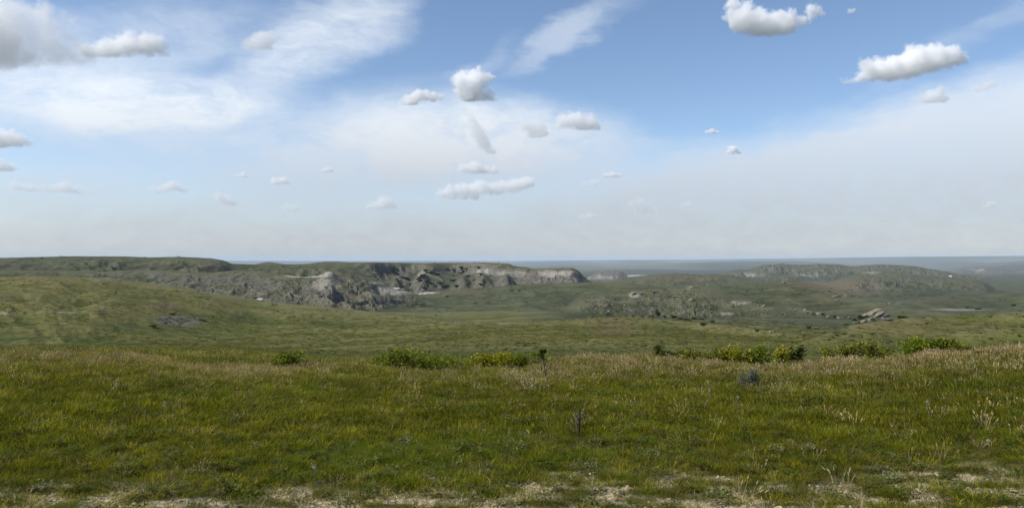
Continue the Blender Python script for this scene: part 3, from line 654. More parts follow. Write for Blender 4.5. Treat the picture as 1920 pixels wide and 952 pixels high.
# ------------------------------------------------------------------ things: shrubs, dead wood, stalks, boulders
def tag(o_, label, cat, group=None):
    o_['label'] = label; o_['category'] = cat
    if group: o_['group'] = group
    return o_
def child(name, me, par):
    o_ = bpy.data.objects.new(name, me); COL.objects.link(o_); o_.parent = par; return o_
def root(name, x, y, z, rz=0.0):
    o_ = bpy.data.objects.new(name, None); COL.objects.link(o_); o_.location = (x, y, z); o_.rotation_euler = (0, 0, rz); o_.empty_display_size = .2; return o_
M_bark = bark_mat('grey brown bark', (.07, .055, .045), (.20, .17, .14))
M_black = bark_mat('weathered dark wood', (.012, .011, .010), (.10, .09, .08))
M_silver = bark_mat('silvery dead wood', (.13, .115, .09), (.33, .295, .235))
def crown(w, d, h, n, leaf, m, seed, lobes=9, open_=.2):
    rs = random.Random(seed); q = Soup(); L = []
    for i in range(lobes):
        a = rs.uniform(0, 6.283); rd = rs.uniform(.15, .72)
        L.append((math.cos(a) * rd * w / 2, math.sin(a) * rd * d / 2, h * rs.uniform(.30, .78) * (1.1 - .5 * rd), rs.uniform(.16, .36)))
    for i in range(n):
        lx, ly, lz, lr = rs.choice(L)
        v = Vector((rs.gauss(0, 1), rs.gauss(0, 1), rs.gauss(0, 1))).normalized() * (rs.uniform(open_, 1) ** .5) * rs.choice((1, 1, 1, 1.12, 1.3))
        p = Vector((lx + v.x * lr * w * .62, ly + v.y * lr * d * .62, max(.01 * h, lz + v.z * lr * h * .95)))
        an = rs.uniform(0, 6.283); dd = Vector((math.cos(an), math.sin(an), rs.uniform(-.2, 1.2))).normalized(); sd = dd.cross(Vector((rs.uniform(-1, 1), rs.uniform(-1, 1), 1))).normalized(); l_ = leaf * rs.uniform(.6, 1.4)
        sh = rs.uniform(0, 1); q.strip([p, p + dd * l_ * .55, p + dd * l_], [l_ * .1, l_ * .3, 0], sd, sh, sh)
    return q.mesh('foliage', m), L
def stem_mesh(p0, p1, r, m, seed, name='stem', twigs=0):
    rs = random.Random(seed); q = Soup(); p0 = Vector(p0); p1 = Vector(p1); n = 5; L = (p1 - p0).length
    pts = [p0.lerp(p1, i / n) + (Vector((rs.gauss(0, .05), rs.gauss(0, .05), rs.gauss(0, .02))) * L if 0 < i else Vector()) for i in range(n + 1)]
    q.tube(pts, [r * (1 - .75 * i / n) for i in range(n + 1)], 5)
    for k in range(twigs):
        b0 = pts[rs.randint(2, n)]; e = b0 + Vector((rs.gauss(0, .3), rs.gauss(0, .3), rs.uniform(.1, .45))) * L * .55
        q.tube([b0, b0.lerp(e, .5) + Vector((rs.gauss(0, .03), rs.gauss(0, .03), 0)) * L, e], [r * .45, r * .3, r * .12], 4)
    return q.mesh(name, m)
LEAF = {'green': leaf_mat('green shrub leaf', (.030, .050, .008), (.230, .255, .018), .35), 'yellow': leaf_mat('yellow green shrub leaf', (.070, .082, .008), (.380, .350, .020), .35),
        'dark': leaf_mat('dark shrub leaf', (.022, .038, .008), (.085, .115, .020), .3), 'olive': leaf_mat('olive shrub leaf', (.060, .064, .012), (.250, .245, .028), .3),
        'grey': leaf_mat('silvery sage leaf', (.070, .078, .046), (.200, .205, .140), .25), 'bright': leaf_mat('bright green shrub leaf', (.035, .065, .006), (.240, .280, .014), .4)}
def shrub(label, px, py, wpx, hpx, kind, r=None, seed=0, n=1500, leaf=.05, group='shrubs along the shelf edge'):
    a = float(az_of(px))
    if r is None: r = 19.3
    x, y = r * math.sin(a), r * math.cos(a); z = ground(x, y)
    k = y / F; w = wpx * 1.65 * k; top = CAM_H - (py - hpx * 1.0 - HORIZON) * k; h = max(top - z, hpx * k)
    o_ = root('shrub', x, y, z - .01)
    fm, L = crown(w * 1.05, w * .85, h, n, leaf, LEAF[kind], seed + int(px)); child('foliage', fm, o_)
    for i, (lx, ly, lz, lr) in enumerate(L[:5]): child('stem', stem_mesh((lx * .15, ly * .15, -.05), (lx, ly, lz), .012, M_bark, seed + i), o_)
    return tag(o_, label, 'shrub', group)
shrub('lone round dark green shrub in straw grass, apart from the other shrubs', 540, 690, 46, 38, 'green', n=1300)
shrub('largest domed green shrub with dark base, next to a low yellow-green one', 748, 692, 84, 44, 'green', n=2600, seed=3)
shrub('low bright yellow-green shrub touching the largest domed shrub', 818, 692, 66, 36, 'bright', n=1700, seed=5)
shrub('yellow-topped shrub at the open end of the long low hedge', 903, 690, 58, 30, 'yellow', n=1400, seed=2)
shrub('yellow-green shrub in the middle of the long low hedge', 948, 690, 62, 34, 'yellow', n=1700, seed=8)
shrub('green shrub closing the long low hedge beside the thin sapling', 992, 690, 54, 36, 'green', n=1500, seed=4)
shrub('small upright dark shrub at the end of the straw patch', 1238, 686, 18, 32, 'dark', n=420, seed=6)
shrub('tiny dark shrub between the upright dark one and the thicket', 1259, 686, 16, 22, 'dark', n=300, seed=7)
shrub('dark-hearted olive shrub starting the right-hand thicket', 1298, 684, 52, 34, 'olive', n=1500, seed=1)
shrub('olive green shrub with brown gaps in the thicket', 1340, 681, 46, 30, 'olive', n=1100, seed=9)
shrub('broad yellow-green shrub with dark notches in the thicket', 1382, 678, 52, 34, 'yellow', n=1500, seed=11)
shrub('full rounded green shrub with shaded foot in the thicket', 1434, 674, 54, 32, 'bright', n=1700, seed=12)
shrub('yellowish shrub leaning on the dark bush at the thicket end', 1470, 670, 32, 26, 'yellow', n=800, seed=13)
shrub('compact very dark bush closing the thicket', 1490, 670, 22, 32, 'dark', n=700, seed=14)
shrub('faint pale olive shrub on the slope past the thicket', 1572, 664, 44, 24, 'olive', n=900, seed=15, r=20.5)
shrub('brownish olive shrub with forked top on the slope', 1612, 662, 50, 30, 'olive', n=1200, seed=16, r=20.5)
shrub('thin brown-green shrub between the forked one and the bright green pair', 1655, 660, 44, 24, 'olive', n=700, seed=17, r=20.5)
shrub('bright green shrub with dark shaded underside, broader of the pair', 1728, 658, 64, 30, 'bright', n=1900, seed=18, r=20)
shrub('bright green shrub joined to the broader one, narrower of the pair', 1768, 656, 48, 28, 'green', n=1300, seed=19, r=20)
shrub('low trailing brownish scrub after the bright green pair', 1800, 652, 34, 16, 'olive', n=500, seed=20, r=20)

# grey sagebrush standing in the grass
x, y = hit(1404, 728); z = ground(x, y); k = y / F
o_ = root('sagebrush', x, y, z)
fm, L = crown(46 * k, 40 * k, 46 * k, 1700, .024, LEAF['grey'], 77, 7); child('foliage', fm, o_)
for i, (lx, ly, lz, lr) in enumerate(L): child('stem', stem_mesh((lx * .2, ly * .2, -.02), (lx, ly, lz), .006, M_bark, 40 + i), o_)
for i in range(11): child('flower_stalk', stem_mesh((U(-.08, .08), U(-.05, .05), .1), (U(-.2, .14), U(-.1, .1), U(.36, .52)), .0045, M_silver, 60 + i), o_)
tag(o_, 'rounded grey-green sagebrush with thin pale stalks standing in the grass', 'sagebrush')

# thin sapling with a leafy head
x, y = hit(1022, 716); z = ground(x, y); k = y / F
o_ = root('sapling', x, y, z); hh = 62 * k
q = Soup(); q.tube([(0, 0, -.04), (.008, 0, hh * .25), (-.015, 0, hh * .55), (-.055, 0, hh * .85), (-.05, 0, hh)], [.015, .013, .011, .008, .005], 6); child('trunk', q.mesh('trunk', M_black), o_)
for i, (a, b_, c_) in enumerate([(.55, -.11, .78), (.5, .06, .72), (.35, .16, .62), (.3, -.1, .5), (.2, .12, .42)]): child('branch', stem_mesh((-.01, 0, hh * a), (b_, U(-.06, .06), hh * c_), .006, M_silver if i % 2 == 0 else M_black, 90 + i, 'branch', 2), o_)
fm, L = crown(16 * k, 16 * k, 24 * k, 260, .035, LEAF['dark'], 5, 4); c_ = child('foliage', fm, o_); c_.location = (-.05, 0, hh * .70)
tag(o_, 'thin dark sapling with one leafy tuft on top beside the long hedge', 'sapling')

# black dead sage
x, y = hit(1082, 818); z = ground(x, y); k = y / F
o_ = root('dead_shrub', x, y, z)
q = Soup(); q.tube([(.02, 0, -.03), (.015, 0, .06), (.03, .01, .16), (.02, 0, .24)], [.017, .014, .011, .008], 6); child('trunk', q.mesh('trunk', M_black), o_)
for i, (p0, p1) in enumerate([((-.06, 0, -.02), (.03, .02, .25)), ((.02, 0, .08), (-.03, -.04, .36)), ((.03, 0, .18), (.12, .03, .33)), ((-.03, 0, .1), (-.07, .03, .30)), ((.03, 0, .02), (.10, -.04, .03)), ((.02, 0, .2), (.05, .04, .38)), ((.0, .02, .15), (.07, -.06, .27)), ((-.05, 0, .0), (-.12, -.03, .14))]):
    child('branch', stem_mesh(p0, p1, .009, M_black, 120 + i, 'branch', 3), o_)
child('branch', stem_mesh((.05, 0, .28), (.11, .02, .42), .006, M_silver, 140, 'branch', 1), o_)
tag(o_, 'gnarled black dead shrub with twisted bare branches in the grass', 'dead shrub')

LEAF['straw'] = leaf_mat('straw head', (.20, .16, .09), (.42, .36, .24), .2)
# pale dry stalks standing or lying in the grass
def stalk(label, base_, tip, th=.006, twigs=1):
    x, y = hit(*base_); z = ground(x, y); k = y / F
    o_ = root('dry_stalk', x, y, z)
    e = ((tip[0] - base_[0]) * k, U(-.08, .05), (base_[1] - tip[1]) * k)
    child('stem', stem_mesh((0, 0, -.02), e, th, M_silver, int(base_[0]), 'stem', twigs), o_)
    q = Soup()
    for i in range(10):
        f = .7 + .03 * i; p = Vector(e) * f; d = Vector((U(-1, 1), U(-1, 1), U(0, 1.4))).normalized(); q.strip([p, p + d * .02, p + d * .034], [.002, .005, 0], d.cross(Vector((0, 1, 0))).normalized(), U(.3, 1), U(.3, 1))
    child('seed_head', q.mesh('seed_head', LEAF['straw']), o_)
    tag(o_, label, 'dry stalk', 'dead stalks in the grass')
stalk('long pale dry stalk leaning over bare clay', (850, 940), (806, 886), .005)
stalk('short pale stalk upright at the edge of a bare clay patch', (602, 912), (588, 868), .005, 0)
stalk('single upright dry stalk alone in plain green grass', (1733, 778), (1737, 748), .007, 0)
stalk('tall bent dry stalk beside the fork of pale sticks', (1854, 816), (1846, 774), .006, 1)
stalk('pale curved stick bent over with a white end', (1838, 838), (1852, 822), .009, 1)
stalk('thin tall stalk with forked tip rising through the straw', (1834, 715), (1826, 662), .007, 3)
stalk('short whitish bent stem below the grey sagebrush', (1376, 756), (1382, 742), .010, 0)
stalk('pair-like forked stalk left of the black dead shrub', (1030, 768), (1044, 742), .006, 1)
stalk('slanting pale stalk right of the black dead shrub', (1148, 766), (1158, 750), .006, 0)
stalk('low pale twig lying behind the black dead shrub', (1112, 774), (1118, 756), .006, 1)
stalk('forked pale stalks fanning out of the olive grass', (1316, 772), (1332, 728), .006, 4)
stalk('crossed white sticks lying on shaded ground', (1672, 884), (1660, 874), .008, 2)

# boulders and slabs on the hills
def stone_mat(name, a, c_):
    m, t, b, o = mat(name); p = t.node('ShaderNodeNewGeometry').outputs['Position']
    n1 = t.noise(p, 1.1, 6, .7); n2 = t.noise(t.vmath('MULTIPLY', p, (.3, .3, 2.0)), 1.0, 4, .6)
    t.l.new(t.mix(t.ramp(n2, .45, .65, 0, .5), t.mix(t.ramp(n1, .3, .7), rgb(*a), rgb(*c_)), rgb(.10, .085, .065)), b.inputs['Base Color'])
    bp = t.node('ShaderNodeBump'); bp.inputs['Strength'].default_value = .6; bp.inputs['Distance'].default_value = .15; t.l.new(n1, bp.inputs['Height']); t.l.new(bp.outputs[0], b.inputs['Normal']); return m
M_tan = stone_mat('tan sandstone', (.11, .095, .065), (.25, .215, .15)); M_grey = stone_mat('grey sandstone', (.06, .058, .050), (.16, .15, .128)); M_chalk = stone_mat('chalky white rock', (.46, .43, .37), (.66, .63, .56))
RK = {}
def boulder(label, px, py, w, h, m=None, tilt=(0, 0, 0), group='boulders on the slopes', seed=None, rmin=60, depth=.8):
    x, y = hit(px, py, rmin); r = math.hypot(x, y); k = y / F; z = ground(x, y); m = m or M_tan
    seed = int(px * 3 + py) if seed is None else seed
    me = hull_rock('boulder', 16, w * k / 2, w * k / 2 * depth, max(h, 1.5) * k * .54, m, seed, .12 if w > 9 else 0)
    o_ = bpy.data.objects.new('boulder', me); COL.objects.link(o_); o_.location = (x, y + w * k * .2, z + h * k * .20); o_.rotation_euler = tilt
    return tag(o_, label, 'boulder', group)
g = 'blocks of the tan outcrop'
boulder('largest slanted tan slab crowning the broken outcrop', 1641, 588, 34, 9, tilt=(0, -.38, .2), group=g, seed=2)
boulder('tan slab tilted across the face of the broken outcrop', 1648, 593, 30, 7, tilt=(0, -.62, -.1), group=g, seed=5)
boulder('pale upright block at the foot of the broken outcrop', 1634, 602, 16, 12, tilt=(0, -.5, 0), group=g, seed=7)
boulder('brownish block leaning on the shaded side of the broken outcrop', 1624, 595, 16, 10, tilt=(0, -.6, 0), group=g, seed=9)
boulder('low grey slab trailing off the broken outcrop towards the rise', 1666, 601, 26, 7, M_grey, tilt=(0, .25, 0), group=g, seed=11)
boulder('rounded grey block behind the trailing slab of the outcrop', 1662, 594, 15, 8, M_grey, group=g, seed=13)
boulder('small tan block lying below the broken outcrop', 1617, 604, 12, 5, tilt=(0, -.3, 0), group=g, seed=15)
boulder('pair of pale slabs low on the far end of the outcrop', 1608, 606, 18, 4, tilt=(0, -.25, 0), group=g, seed=17)
for (px, py, w, h, l) in [(1518, 588, 15, 8, 'largest pale boulder in the row along the gully'), (1509, 583, 8, 7, 'small tan boulder perched against the largest of the gully row'),
                          (1535, 590, 12, 7, 'second pale boulder along the gully row'), (1552, 596, 6, 9, 'narrow white upright stone in the gully row'),
                          (1574, 597, 9, 6, 'dark-shadowed boulder where the gully row nears the outcrop'), (1583, 598, 11, 6, 'sloping grey boulder in the gully row before the outcrop'), (1594, 597, 7, 6, 'last small stone of the gully row before the outcrop'),
                          (1492, 583, 10, 6, 'tan boulder uphill of the largest gully boulder'), (1435, 575, 10, 6, 'lone pale boulder half sunk in the green slope'), (1530, 617, 14, 6, 'tan slab beside a dark bush at the foot of the gully'),
                          (1490, 607, 12, 3, 'thin flat stone lying in the dark gully floor'), (1446, 623, 14, 5, 'flat grey slab at the edge of the bowl lip'), (1472, 531, 12, 6, 'pale rocks crowning the round green hill'),
                          (1520, 538, 9, 3, 'bright white stone on the shoulder of the round green hill'), (1556, 547, 9, 5, 'tan boulder at the top of the reddish scar'), (1565, 557, 12, 6, 'jumbled tan block in the middle of the reddish scar'), (1575, 556, 9, 7, 'darker block next to the middle of the reddish scar'),
                          (1569, 565, 11, 5, 'tan block at the foot of the reddish scar'), (1588, 555, 8, 5, 'small boulder beyond the reddish scar'), (1316, 626, 12, 4, 'flat pale stone alone on the green bowl side')]:
    boulder(l, px, py, w, h)
for (px, py, w, h, l) in [(1188, 553, 13, 9, 'bright yellowish block at the end of the knoll ledge'), (1200, 551, 14, 5, 'pale ledge stone beside the yellowish end block'), (1228, 549, 10, 6, 'tan stone midway along the knoll ledge'), (1245, 543, 7, 5, 'white stone high on the rocky knoll'),
                          (1294, 540, 18, 6, 'broad pale slab on the crest of the rocky knoll'), (1328, 536, 8, 5, 'single pale stone at the top end of the knoll'), (1270, 557, 22, 4, 'long thin slab lying across the rocky knoll'), (1265, 562, 7, 4, 'small tan stone under the long thin slab'),
                          (1297, 563, 9, 4, 'grey stone low on the sunny side of the knoll'), (1255, 586, 6, 4, 'white stone at the knoll foot near the square dark bush'), (1266, 589, 7, 4, 'second white stone at the knoll foot'), (1334, 586, 10, 6, 'tan block beside the long slab below the knoll'), (1355, 590, 24, 4, 'long pale slab below the knoll'),
                          (1383, 567, 28, 3, 'long pale ledge on the green slope past the knoll'), (1368, 574, 12, 4, 'flat tan stone under the long pale ledge')]:
    boulder(l, px, py, w, h, seed=int(px))
boulder('white boulder alone on the green hill below the grey badlands', 485, 563, 15, 7, M_chalk, rmin=200)
boulder('bright white flat rock on the skyline of the brown right-hand hill', 1781, 519, 10, 4, M_chalk, rmin=900)
boulder('bright white clay slab at the end of the grey badland spur', 740, 541, 22, 2.5, M_chalk, rmin=450)
boulder('bright white clay slab on the grass below the cliff', 793, 551, 20, 2.5, M_chalk, rmin=450)
rs = random.Random(21)
for (x0, x1, y0, y1, cnt, l) in [(1100, 1180, 556, 588, 46, 'strewn on the dark face of the rocky knoll'), (1200, 1335, 544, 584, 64, 'scattered over the sunny side of the rocky knoll'), (1400, 1480, 556, 600, 16, 'strewn on the slope above the gully'), (285, 400, 596, 612, 16, 'in the rubble patch on the green hill')]:
    for i in range(cnt):
        w = rs.uniform(3.0, 7.5); hq = rs.uniform(.38, .8); mm = rs.choice((M_grey, M_grey, M_tan))
        lab = '%s %s %s%s' % ('tiny' if w < 4.4 else 'small' if w < 6 else 'larger', 'flat' if hq < .5 else 'blocky' if hq > .66 else 'rounded', 'tan stone ' if mm is M_tan else 'grey stone ', l)
        boulder(lab, rs.uniform(x0, x1), rs.uniform(y0, y1), w, w * hq, mm, (rs.uniform(-.4, .4), rs.uniform(-.4, .4), rs.uniform(0, 3)), 'rubble: ' + lab, seed=rs.randint(0, 11))
# dark bushes far down the slopes
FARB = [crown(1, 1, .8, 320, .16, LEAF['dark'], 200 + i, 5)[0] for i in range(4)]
def bush(label, px, py, w, h, i=0, rmin=60, group='dark bushes in the gullies'):
    x, y = hit(px, py, rmin); k = y / F
    o_ = bpy.data.objects.new('bush', FARB[i % 4]); COL.objects.link(o_); o_.location = (x, y, ground(x, y) - .05); o_.scale = (w * k * 1.1, w * k, h * k * 1.15); o_.rotation_euler = (0, 0, px)
    return tag(o_, label, 'bush', group)
bush('square dark bush standing out at the knoll foot', 1231, 592, 12, 12)
for i, (px, py, w, h) in enumerate([(1246, 594, 12, 4), (1262, 594, 15, 5), (1276, 598, 12, 5), (1287, 601, 14, 6), (1299, 598, 16, 5), (1315, 599, 14, 5), (1319, 609, 14, 6), (1333, 604, 12, 5)]):
    bush('low dark bush in the line under the rocky knoll', px, py, w, h, i, group='line of bushes under the knoll')
for (px, py, w, h, l) in [(1813, 578, 8, 5, 'small black bush on the pale bench of the right-hand slope'), (1830, 580, 14, 4, 'low dark bush trailing from the small black one'), (1515, 617, 11, 8, 'dark bush next to the tan slab at the gully foot'), (1420, 621, 14, 5, 'dark bush by the grey slab on the bowl lip'), (1612, 598, 16, 10, 'dark bush on the shaded side of the broken outcrop'), (1600, 601, 12, 6, 'second dark bush below the outcrop'),
                          (1690, 596, 22, 7, 'broad dark bush in the hollow behind the outcrop'), (1567, 597, 8, 8, 'dark bush among the gully boulders'), (1543, 591, 8, 6, 'dark bush wedged between gully boulders'), (1526, 590, 7, 5, 'dark clump behind the largest gully boulder'), (1586, 609, 11, 4, 'dark clump on the near edge of the gully'), (1900, 573, 12, 4, 'dark bush on the far right-hand bench'),
                          (285, 612, 20, 6, 'dark bush below the rubble patch on the green hill'), (325, 590, 16, 6, 'dark bush above the rubble patch'), (378, 602, 16, 6, 'dark bush in the rubble patch'), (218, 550, 4, 4, 'tiny black bush alone on the big green hill'), (480, 560, 12, 4, 'dark scrub hugging the white boulder'), (838, 557, 7, 4, 'small dark bush on the grassy saddle'), (892, 570, 6, 4, 'tiny dark bush lower on the grassy saddle'), (960, 545, 9, 3, 'dark bush on the saddle under the cliff'), (972, 546, 7, 3, 'second dark bush on the saddle under the cliff')]:
    bush(l, px, py, w, h, int(px), 60)



for i in range(44):  # junipers, with extra wide low ones added to darken the shadowed cliff
    bush('dark juniper in a cliff gully, extra ones added to deepen its shade', rs.uniform(715, 905), rs.uniform(502, 540), rs.uniform(6, 20), rs.uniform(2.5, 5), i, 740, 'junipers in the cliff gullies')
# ------------------------------------------------------------------ cumulus: closed bodies of real cloud at their own distance
def cloud_mat(blobs, rmean, dens, loc, zb, ragged):
    m = bpy.data.materials.new('cloud vapour'); m.use_nodes = True; t = NT(m.node_tree); t.n.clear()
    p = t.vmath('SCALE', t.vmath('SUBTRACT', t.node('ShaderNodeNewGeometry').outputs['Position'], tuple(loc)), 1.0 / rmean)
    off = tuple((q * .013) % 50 for q in loc)
    n1 = t.noise(t.vmath('ADD', p, off), 2.1, 6, .66)
    wv = t.vmath('SUBTRACT', t.noise(t.vmath('ADD', p, off), .95, 2, .5, out=1), (.5, .5, .5))
    p0 = p; p = t.vmath('ADD', p, t.vmath('SCALE', wv, 1.15))
    f = None
    for (x, y, z, r) in blobs:
        d = t.vmath('LENGTH', t.vmath('MULTIPLY', t.vmath('SUBTRACT', p, (x, y, z)), (1 / (r * 1.12), 1 / (r * .85), 1 / (r * .92))))
        v = t.math('MULTIPLY', t.math('SUBTRACT', 1.0, d), r)
        f = v if f is None else t.math('SMOOTH_MAX', f, v, .2)
    sp = t.node('ShaderNodeSeparateXYZ'); t.l.new(p0, sp.inputs[0])
    f = t.math('ADD', f, t.math('MULTIPLY', t.math('SUBTRACT', n1, .50), ragged))
    dn = t.math('MULTIPLY', t.ramp(f, .0, .5), t.ramp(sp.outputs[2], zb - .12, zb + .22))
    v = t.node('ShaderNodeVolumePrincipled'); v.inputs['Color'].default_value = rgb(1, 1, 1); v.inputs['Anisotropy'].default_value = 0.0
    t.l.new(t.math('MULTIPLY', dn, dens), v.inputs['Density'])
    t.l.new(v.outputs[0], t.node('ShaderNodeOutputMaterial').inputs['Volume'])
    m.cycles.volume_step_rate = .45
    return m
def icos(sub):
    bm = bmesh.new(); bmesh.ops.create_icosphere(bm, subdivisions=sub, radius=1)
    v = np.array([q.co[:] for q in bm.verts]); f = np.array([[q.index for q in p.verts] for p in bm.faces]); bm.free(); return v, f
ICO2 = icos(2)
def cloud(label, blobs, depth=12.0, puff=1.0, base=1250.0, ragged=1.7):
    """blobs: bearing and radius in frame pixels; depth: optical depth through the body"""
    cx = sum(b[0] for b in blobs) / len(blobs); cy = sum(b[1] for b in blobs) / len(blobs)
    a, e = px_dir(cx, cy); D = base / math.tan(e); k = D / math.cos(a) / F * math.cos(a)
    rs = random.Random(int(cx * 7 + cy))
    c0 = Vector(((cx - 960) / F * D, D, CAM_H + (HORIZON - cy) / F * D))
    V = []; Fc = []; n = 0
    rmean = float(np.mean([b[2] for b in blobs])) * k
    zb = -(max(b[1] + b[2] * .55 for b in blobs) - cy) * k
    blobs = [(x, y, r * 1.1) for (x, y, r) in blobs]
    allb = [((x - cx) * k, 0.0, -(y - cy) * k, r * k) for (x, y, r) in blobs]
    for p_, q_ in zip(blobs, blobs[1:]):
        if math.hypot(p_[0] - q_[0], p_[1] - q_[1]) < 2.6 * (p_[2] + q_[2]): allb.append((((p_[0] + q_[0]) / 2 - cx) * k, 0.0, -((p_[1] + q_[1]) / 2 + 1 - cy) * k, (p_[2] + q_[2]) * .46 * k))
    for (x, y, r) in blobs[:5] if len(blobs) > 5 else blobs:
        for i in range(2):
            an = rs.uniform(.2, math.pi - .2); allb.append(((x + math.cos(an) * r * .95 - cx) * k, rs.uniform(-.5, .5) * r * k, -(y - math.sin(an) * r * .7 - cy) * k, r * rs.uniform(.38, .6) * k))
    for (x, y, z, r) in allb:
        v = ICO2[0] * (r * 1.2 + .18 * rmean) * np.array([1, .85, .9]) + np.array((x, y, z))
        V.append(v); Fc.append(ICO2[1] + n); n += len(v)
    V = np.concatenate(V); Fc = np.concatenate(Fc)
    V[:, 2] = np.maximum(V[:, 2], zb - .15 * rmean)
    me = mesh_np('cloud', V, Fc.ravel(), np.full(len(Fc), 3))
    ob = bpy.data.objects.new('cloud', me); COL.objects.link(ob); ob.location = c0
    size = max(V[:, 0].max() - V[:, 0].min(), V[:, 2].max() - V[:, 2].min())
    rm = ob.modifiers.new('r', 'REMESH'); rm.mode = 'VOXEL'; rm.voxel_size = max(size / 60, 1.5 * k)
    dg = bpy.context.evaluated_depsgraph_get(); me2 = bpy.data.meshes.new_from_object(ob.evaluated_get(dg))
    ob.modifiers.clear(); ob.data = me2; bpy.data.meshes.remove(me); me2.name = 'cloud'
    me2.materials.clear(); me2.materials.append(cloud_mat([tuple(q / rmean for q in b_) for b_ in allb], rmean, (depth ** .72) * .62 / (2 * rmean), c0, zb / rmean, ragged))
    ob['label'] = label; ob['category'] = 'cloud'; ob['group'] = 'cumulus clouds over the prairie'
    return ob
cloud('large cumulus with bright top and broad grey base above the mesa', [(-70, 70, 95), (20, 85, 58), (-10, 30, 52), (60, 50, 46), (95, 92, 44), (85, 20, 34), (140, 108, 26), (-170, 60, 90)], 5.5, 1.2, ragged=2.3)
cloud('ragged white cumulus tail trailing from the large grey-based cloud', [(195, 92, 22), (235, 84, 24), (275, 82, 24), (300, 92, 16), (165, 98, 18)], 9)
cloud('small soft cloud puff beside the high white streak', [(490, 76, 22), (512, 70, 13), (465, 88, 13)], 3.0)
cloud('rounded cumulus hanging above a smaller flat puff over the mesa', [(-10, 262, 26), (30, 262, 18), (50, 268, 11)], 6)
cloud('low flat-based puff under the rounded cumulus', [(-6, 312, 17), (20, 314, 11)], 5)
cloud('long row of faint cumulus low over the green mesa', [(25, 348, 11), (55, 352, 10), (85, 353, 9), (118, 350, 13), (142, 357, 9), (170, 360, 8)], 2.2)
cloud('faint pair of puffs low over the mesa end', [(295, 357, 10), (322, 348, 12), (345, 355, 8), (270, 360, 7)], 2.2)
cloud('small ragged grey-white puff over the mesa shoulder', [(410, 368, 10), (428, 376, 11), (440, 383, 7)], 2.4)
cloud('small flat white cloudlet over the white clay ridge', [(515, 341, 9), (530, 339, 9), (545, 342, 6)], 4)
cloud('tiny dim cloudlet near the horizon above the clay ridge', [(535, 388, 8), (552, 391, 9)], 1.6)
cloud('tallest bright cumulus of the central group', [(868, 152, 20), (892, 150, 22), (880, 176, 20), (908, 178, 15), (926, 185, 9), (860, 172, 12)], 11, 1.2)
cloud('two-lobed white cumulus next to the tallest central cloud', [(770, 190, 13), (788, 177, 12), (812, 181, 11), (756, 191, 8), (826, 181, 7)], 7)
cloud('leaning grey cloud tower with one bright edge', [(879, 213, 10), (886, 232, 13), (896, 252, 16), (908, 270, 14), (920, 284, 10)], 2.2)
cloud('soft white cumulus between the grey tower and the domed cloud', [(985, 234, 14), (1008, 238, 15), (998, 252, 12), (1020, 250, 9)], 3.4)
cloud('domed white cumulus at the right end of the central group', [(1055, 229, 15), (1080, 224, 18), (1105, 230, 17), (1118, 238, 11), (1090, 236, 14)], 6)
cloud('flat white cloud below the grey cloud tower', [(868, 315, 11), (895, 316, 14), (925, 320, 11)], 6)
cloud('long broken cumulus bank low over the cliff', [(830, 364, 12), (845, 356, 13), (872, 356, 15), (905, 352, 16), (938, 352, 15), (966, 346, 15), (990, 341, 14), (850, 370, 10), (890, 366, 12)], 5.5)
cloud('thin bright cloudlet beyond the flat-topped butte', [(1135, 330, 6), (1149, 328, 7), (1164, 329, 5)], 5)
cloud('faint ragged scrap of cloud beside the thin cloudlet', [(1098, 346, 7), (1112, 344, 8), (1122, 340, 6)], 1.8)
cloud('small round-topped cumulus low over the cliff rim', [(718, 380, 13), (736, 384, 9), (694, 388, 9), (705, 386, 10)], 2.8)
cloud('big broken cumulus high in the clear blue', [(1395, 35, 27), (1430, 45, 27), (1470, 44, 24), (1375, 8, 15), (1420, 62, 12), (1525, 18, 14), (1542, 26, 9), (1500, 38, 14), (1400, 10, 14)], 10, 1.2)
cloud('long wedge-shaped cumulus with bright top and grey underside', [(1592, 151, 9), (1612, 146, 13), (1640, 132, 23), (1675, 128, 26), (1715, 118, 29), (1755, 108, 29), (1790, 106, 22), (1806, 110, 13)], 13, 1.2)
cloud('small white puff under the wedge-shaped cumulus', [(1752, 180, 16), (1735, 187, 11), (1770, 187, 10)], 4.5)
cloud('thin slanting puff to the far side of the wedge-shaped cumulus', [(1834, 167, 9), (1852, 161, 10), (1868, 155, 7)], 1.8)
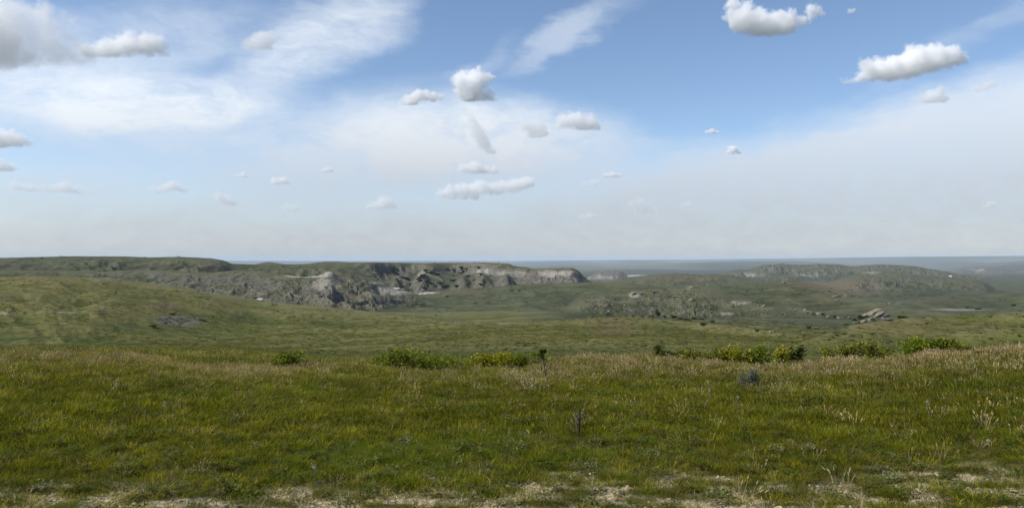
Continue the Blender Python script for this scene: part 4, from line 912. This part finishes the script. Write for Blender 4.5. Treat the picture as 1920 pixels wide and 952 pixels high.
cloud('tiny flat cloudlet alone in the clear blue', [(1327, 248, 4.5), (1335, 246, 6), (1344, 248, 4.5)], 6)
cloud('tiny domed cloudlet just above the veil edge', [(1375, 280, 8), (1365, 286, 5), (1386, 286, 5)], 7)
cloud('tiny scrap of cloud beside the big broken cumulus', [(1597, 21, 6), (1602, 18, 4)], 2.0)
cloud('tiny bright cloudlet left of the central group', [(606, 320, 5), (615, 318, 6), (622, 321, 4)], 3.5)
cloud('tiny thin cloudlet above the ragged grey-white puff', [(447, 330, 5), (456, 329, 6), (463, 331, 4)], 2.6)
cloud('dim cumulus sinking in horizon haze behind the butte', [(1185, 382, 9), (1200, 378, 10), (1212, 388, 9), (1195, 395, 9), (1225, 398, 7)], 1.2)
cloud('dim flat cloudlet in the haze over the grassy saddle', [(1092, 406, 6), (1104, 405, 7), (1118, 407, 6)], 1.5)
cloud('dim cloudlet in the haze over the brown hill', [(1282, 385, 6), (1293, 383, 7)], 1.8)
cloud('dim cloudlet in the haze over the right-hand ridge', [(1850, 387, 7), (1860, 383, 8)], 1.8)


# ------------------------------------------------------------------ air
hz = bpy.data.materials.new('haze air'); hz.use_nodes = True; t = NT(hz.node_tree); t.n.clear()
v = t.node('ShaderNodeVolumePrincipled'); v.inputs['Color'].default_value = rgb(.70, .84, 1.0); v.inputs['Density'].default_value = 4.6e-5; v.inputs['Anisotropy'].default_value = 0
t.l.new(v.outputs[0], t.node('ShaderNodeOutputMaterial').inputs['Volume'])
zt = float(Z.max()) + 12; zb = float(Z.min()) - 1.0; e = 47500
hv = [(x, y, z) for z in (zb, zt) for y in (-e, e) for x in (-e, e)]
me = bpy.data.meshes.new('haze'); me.from_pydata(hv, [], [(0, 2, 3, 1), (4, 5, 7, 6), (0, 1, 5, 4), (2, 6, 7, 3), (0, 4, 6, 2), (1, 3, 7, 5)]); me.materials.append(hz)
ho = bpy.data.objects.new('haze', me); COL.objects.link(ho); ho['kind'] = 'stuff'; ho['label'] = 'pale blue summer haze over the plains'; ho['category'] = 'haze'
